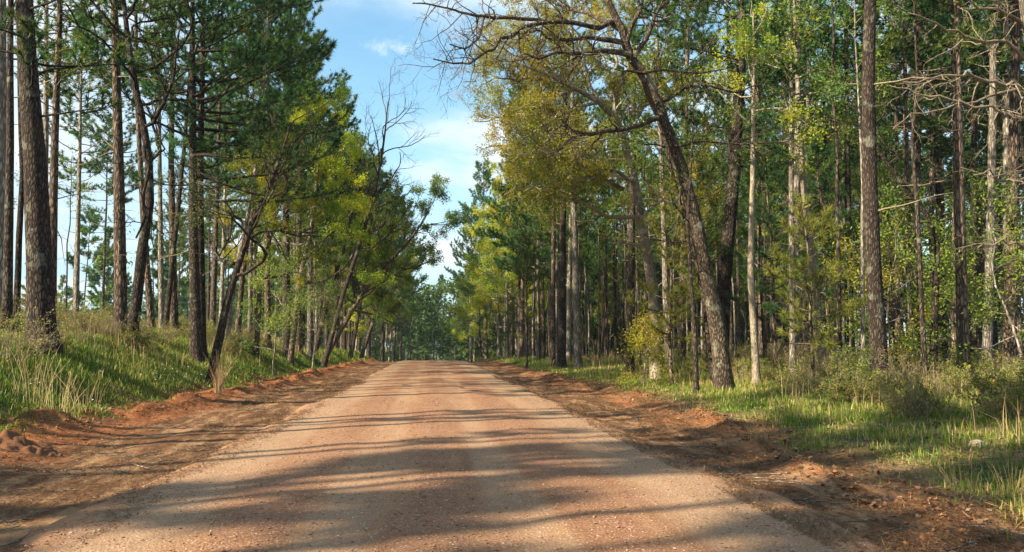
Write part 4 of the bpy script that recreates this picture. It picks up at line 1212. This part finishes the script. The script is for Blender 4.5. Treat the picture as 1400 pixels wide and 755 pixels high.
# small white flowers in the left grass
n = 420; Y_ = 11.5 + 22 * rg.random(n) ** 1.4; X_ = -7.1 - 1.3 * rg.random(n)
k = fbm(X_ * .8, Y_ * .5, 99, 2) > .5; X_, Y_ = X_[k], Y_[k]; n = len(X_)
fl = flat_bits(n, X_, Y_, .035 + .02 * rg.random(n), .03 + .02 * rg.random(n), .5 + 0 * X_, rg, .05, None, .2)
fl.V[0][:, 2] += np.repeat(.10 + .06 * rg.random(n), 4).astype(np.float32)
tag(fl.build('white_flowers', MAT['petal']), kind='stuff')


# red dirt mound at the left edge of the shoulder
def mound(px, py, Y, r, h, label):
    rng = np.random.default_rng(3); b = pix(px, py, Y); x0, y0 = b[0], b[1]
    u = np.linspace(-1, 1, 46); X, Yg = np.meshgrid(u * r * 1.25, u * r); q = np.sqrt((X / (r * 1.25)) ** 2 + (Yg / r) ** 2)
    Z = h * np.clip(1 - q ** 1.6, -.3, 1) * (.75 + .5 * fbm(X * 2.5, Yg * 2.5, 7, 4)) + (fbm(X * 7, Yg * 7, 17, 3) - .5) * .2
    Z = Z + surf(x0 + X, y0 + Yg) - h1(x0, y0) - .06 - .3 * np.clip(q - .9, 0, 1)
    nn = len(u); i = (np.arange(nn - 1)[:, None] * nn + np.arange(nn - 1)[None]).ravel()
    Z = Z + (fbm(X * 16, Yg * 16, 27, 2) - .5) * .08
    mb = MB(); mb.add(np.stack([X, Yg, Z], -1).reshape(-1, 3), np.concatenate([np.stack([i, i + 1, i + nn + 1], -1), np.stack([i, i + nn + 1, i + nn], -1)]), 0, .08, True)
    o = mb.build('dirt_mound', MAT['clod']); o.location = (x0, y0, h1(x0, y0)); tag(o, label, 'dirt mound')


mound(14, 606, 13.6, .6, .24, 'low heap of dark red soil beside the grass at the left edge')


# dry grass bunches
def bunch(px, Y, h, n, w, label, seed, spread=.12, spike=0.):
    rng = np.random.default_rng(seed); b = pix(px, 500, Y); b[2] = h1(b[0], b[1]); mb = MB()
    for i in range(n):
        a = rng.uniform(0, 6.28); hh = h * rng.uniform(.4, 1.0); r = spread * rng.random() ** .5; out = rng.normal(.25, .2) * hh
        if spike and i < 3: hh, out = spike * (1 - .1 * i), .05
        t = np.linspace(0, 1, 6); p0 = np.array([math.cos(a) * r, math.sin(a) * r, -.03])
        P = p0 + np.stack([math.cos(a) * out * t ** 1.8, math.sin(a) * out * t ** 1.8, hh * (t - .12 * abs(out) / hh * t ** 2)], -1)
        ww = w * rng.uniform(.6, 1.2)
        mb.tube(P, np.linspace(ww, ww * .3, 6), 3, 0, np.clip(rng.normal(.5, .25), 0, 1), cap=False)
    o = mb.build('dry_grass_clump', MAT['dry_grass']); o.location = b; tag(o, label, 'grass clump')


bunch(299, 26, 1.25, 70, .006, 'straw-coloured grass bunch at the foot of the black right-leaning tree', 1, .1)
bunch(46, 18, 1.3, 30, .005, 'tall dry grass stalks on the left bank below the thick dark pine', 2, .3)
bunch(82, 17.6, 1.2, 30, .005, 'tall dry grass stalks right of those below the thick dark pine', 3, .3)
bunch(120, 18.6, .95, 20, .005, 'shorter dry grass tuft farthest right on the near left bank', 4, .3)
bunch(1312, 8.8, .42, 46, .003, 'dry grass clump with one tall spike on the near right verge', 5, .12, .95)
bunch(1375, 8.9, .4, 30, .003, 'dry grass tuft at the right edge beside the spiked clump', 6, .12)
bunch(1035, 13.5, .4, 30, .004, 'pale dry tuft at the inner edge of the right grass', 7, .15)
bunch(945, 20, .7, 26, .005, 'dry stems in front of the foot of the leaning oak', 8, .3)


def pale_lump():
    rng = np.random.default_rng(9); b = pix(1337, 590, 12.2); b[2] = h1(b[0], b[1]); mb = MB()
    th = np.linspace(0, math.pi, 12); ph = np.arange(18) * 2 * math.pi / 18
    Tt, Pp = np.meshgrid(th, ph, indexing='ij'); r = .085 * (1 + .5 * (fbm(np.cos(Pp) * 2 + 5, np.sin(Pp) * 2 + Tt * 1.5, 3, 4) - .5) * 2)
    V = np.stack([r * np.sin(Tt) * np.cos(Pp) * 1.5, r * np.sin(Tt) * np.sin(Pp), r * np.cos(Tt) * .75], -1).reshape(-1, 3); T = []
    for i in range(11):
        for j in range(18):
            q, k = i * 18 + j, i * 18 + (j + 1) % 18; T += [(q, q + 18, k), (k, q + 18, k + 18)]
    mb.add(V, T, 0, 1., False); m = stone_mat('pale_stone', [(0, (.2, .18, .15)), (1, (.3, .275, .23))])
    o = mb.build('stone', m); o.location = b + np.array([0, 0, .015]); tag(o, 'lone pale grey stone lying in the right grass before the brush', 'stone')


pale_lump()

# ------------------------------------------------------------------ sky, sun, camera
SUN_D = np.array([-.91, -.41, 0]); SUN_D /= np.linalg.norm(SUN_D); EL = R_(33)
w = bpy.data.worlds.new('World'); SC.world = w; w.use_nodes = True; nt = w.node_tree; nt.nodes.clear()
sky = N(nt, 'ShaderNodeTexSky', sky_type='NISHITA', sun_disc=False, sun_elevation=EL, sun_rotation=math.atan2(SUN_D[0], SUN_D[1]) % (2 * math.pi), air_density=1.0, dust_density=1.2, ozone_density=.8)
tc = N(nt, 'ShaderNodeTexCoord').outputs['Generated']
sx = N(nt, 'ShaderNodeSeparateXYZ', {0: tc})
zz = math_(nt, 'ADD', math_(nt, 'MAXIMUM', sx.outputs[2], 0.0), .14)
uv = N(nt, 'ShaderNodeCombineXYZ', {0: math_(nt, 'DIVIDE', sx.outputs[0], zz), 1: math_(nt, 'DIVIDE', sx.outputs[1], zz), 2: 3.7}).outputs[0]
cn = noise(nt, uv, 1.1, 8, .58)
veil = mapr(nt, cn, .36, .68)
hz = mapr(nt, sx.outputs[2], .0, .34, .75, 0)
lx = mapr(nt, sx.outputs[0], -.05, -.42, 0, 1)
cdir = pix(546, 66, 100.) - CAM; cdir = cdir / np.linalg.norm(cdir)
dv = N(nt, 'ShaderNodeVectorMath', {0: tc, 1: tuple(cdir)}, operation='SUBTRACT').outputs[0]
dv = N(nt, 'ShaderNodeMapping', {'Vector': dv, 'Rotation': (0, 0, 0), 'Scale': (1, 1, 2.4)}).outputs[0]
dl = N(nt, 'ShaderNodeVectorMath', {0: dv}, operation='LENGTH').outputs['Value']
puff = mapr(nt, math_(nt, 'ADD', dl, math_(nt, 'MULTIPLY', math_(nt, 'SUBTRACT', noise(nt, tc, 26, 6, .65), .5), .16)), .036, -.012)
veil = math_(nt, 'MAXIMUM', veil, puff)
cov = math_(nt, 'MAXIMUM', mapr(nt, cn, .38, .62, .04, .85), math_(nt, 'MAXIMUM', math_(nt, 'MAXIMUM', hz, lx), math_(nt, 'MULTIPLY', puff, .8)), True)
ccol = mixc(nt, veil, (.56, .76, .92), (.93, .97, 1.0))
skc = mixc(nt, 1.0, sky.outputs[0], (.8, 1.08, 1.08), 'MULTIPLY')
b1 = N(nt, 'ShaderNodeBackground', {0: skc, 1: .085}); b2 = N(nt, 'ShaderNodeBackground', {0: ccol, 1: .44})
mx = N(nt, 'ShaderNodeMixShader', {0: cov, 1: b1.outputs[0], 2: b2.outputs[0]})
nt.links.new(mx.outputs[0], N(nt, 'ShaderNodeOutputWorld').inputs[0])

from mathutils import Vector


def haze():
    V = np.array([[x, y, z] for z in (-8.5, 42) for y in (-60, 420) for x in (-230, 230)], float)
    T = np.array([[0, 2, 1], [1, 2, 3], [4, 5, 6], [5, 7, 6], [0, 1, 4], [1, 5, 4], [2, 6, 3], [3, 6, 7], [0, 4, 2], [2, 4, 6], [1, 3, 5], [3, 7, 5]])
    mb = MB(); mb.add(V, T); m, nt = newmat('air')
    v = N(nt, 'ShaderNodeVolumePrincipled', {'Color': (.6, .84, 1, 1), 'Density': .00016, 'Anisotropy': 0.0})
    nt.links.new(v.outputs[0], N(nt, 'ShaderNodeOutputMaterial').inputs['Volume'])
    o = mb.build('haze', m); tag(o, kind='stuff'); return o


haze()
sl = bpy.data.lights.new('sun', 'SUN'); sl.energy = 5.0; sl.angle = R_(.6); sl.color = (1, .86, .64)
so = bpy.data.objects.new('sun', sl); COL.objects.link(so)
so.rotation_euler = Vector((SUN_D[0] * math.cos(EL), SUN_D[1] * math.cos(EL), math.sin(EL))).to_track_quat('Z', 'Y').to_euler()

cd = bpy.data.cameras.new('camera'); cd.sensor_width = 36; cd.lens = 36 * F / 1400; cd.clip_start = .1; cd.clip_end = 6000
co = bpy.data.objects.new('camera', cd); COL.objects.link(co); co.location = CAM
co.rotation_euler = Vector(FWD).to_track_quat('-Z', 'Y').to_euler()
SC.camera = co
vs = SC.view_settings; vs.view_transform = 'Standard'; vs.look = 'None'; vs.exposure = 1.5; vs.gamma = 1
SC.cycles.max_bounces = 4; SC.cycles.diffuse_bounces = 3; SC.cycles.transmission_bounces = 2; SC.cycles.glossy_bounces = 2; SC.cycles.transparent_max_bounces = 4
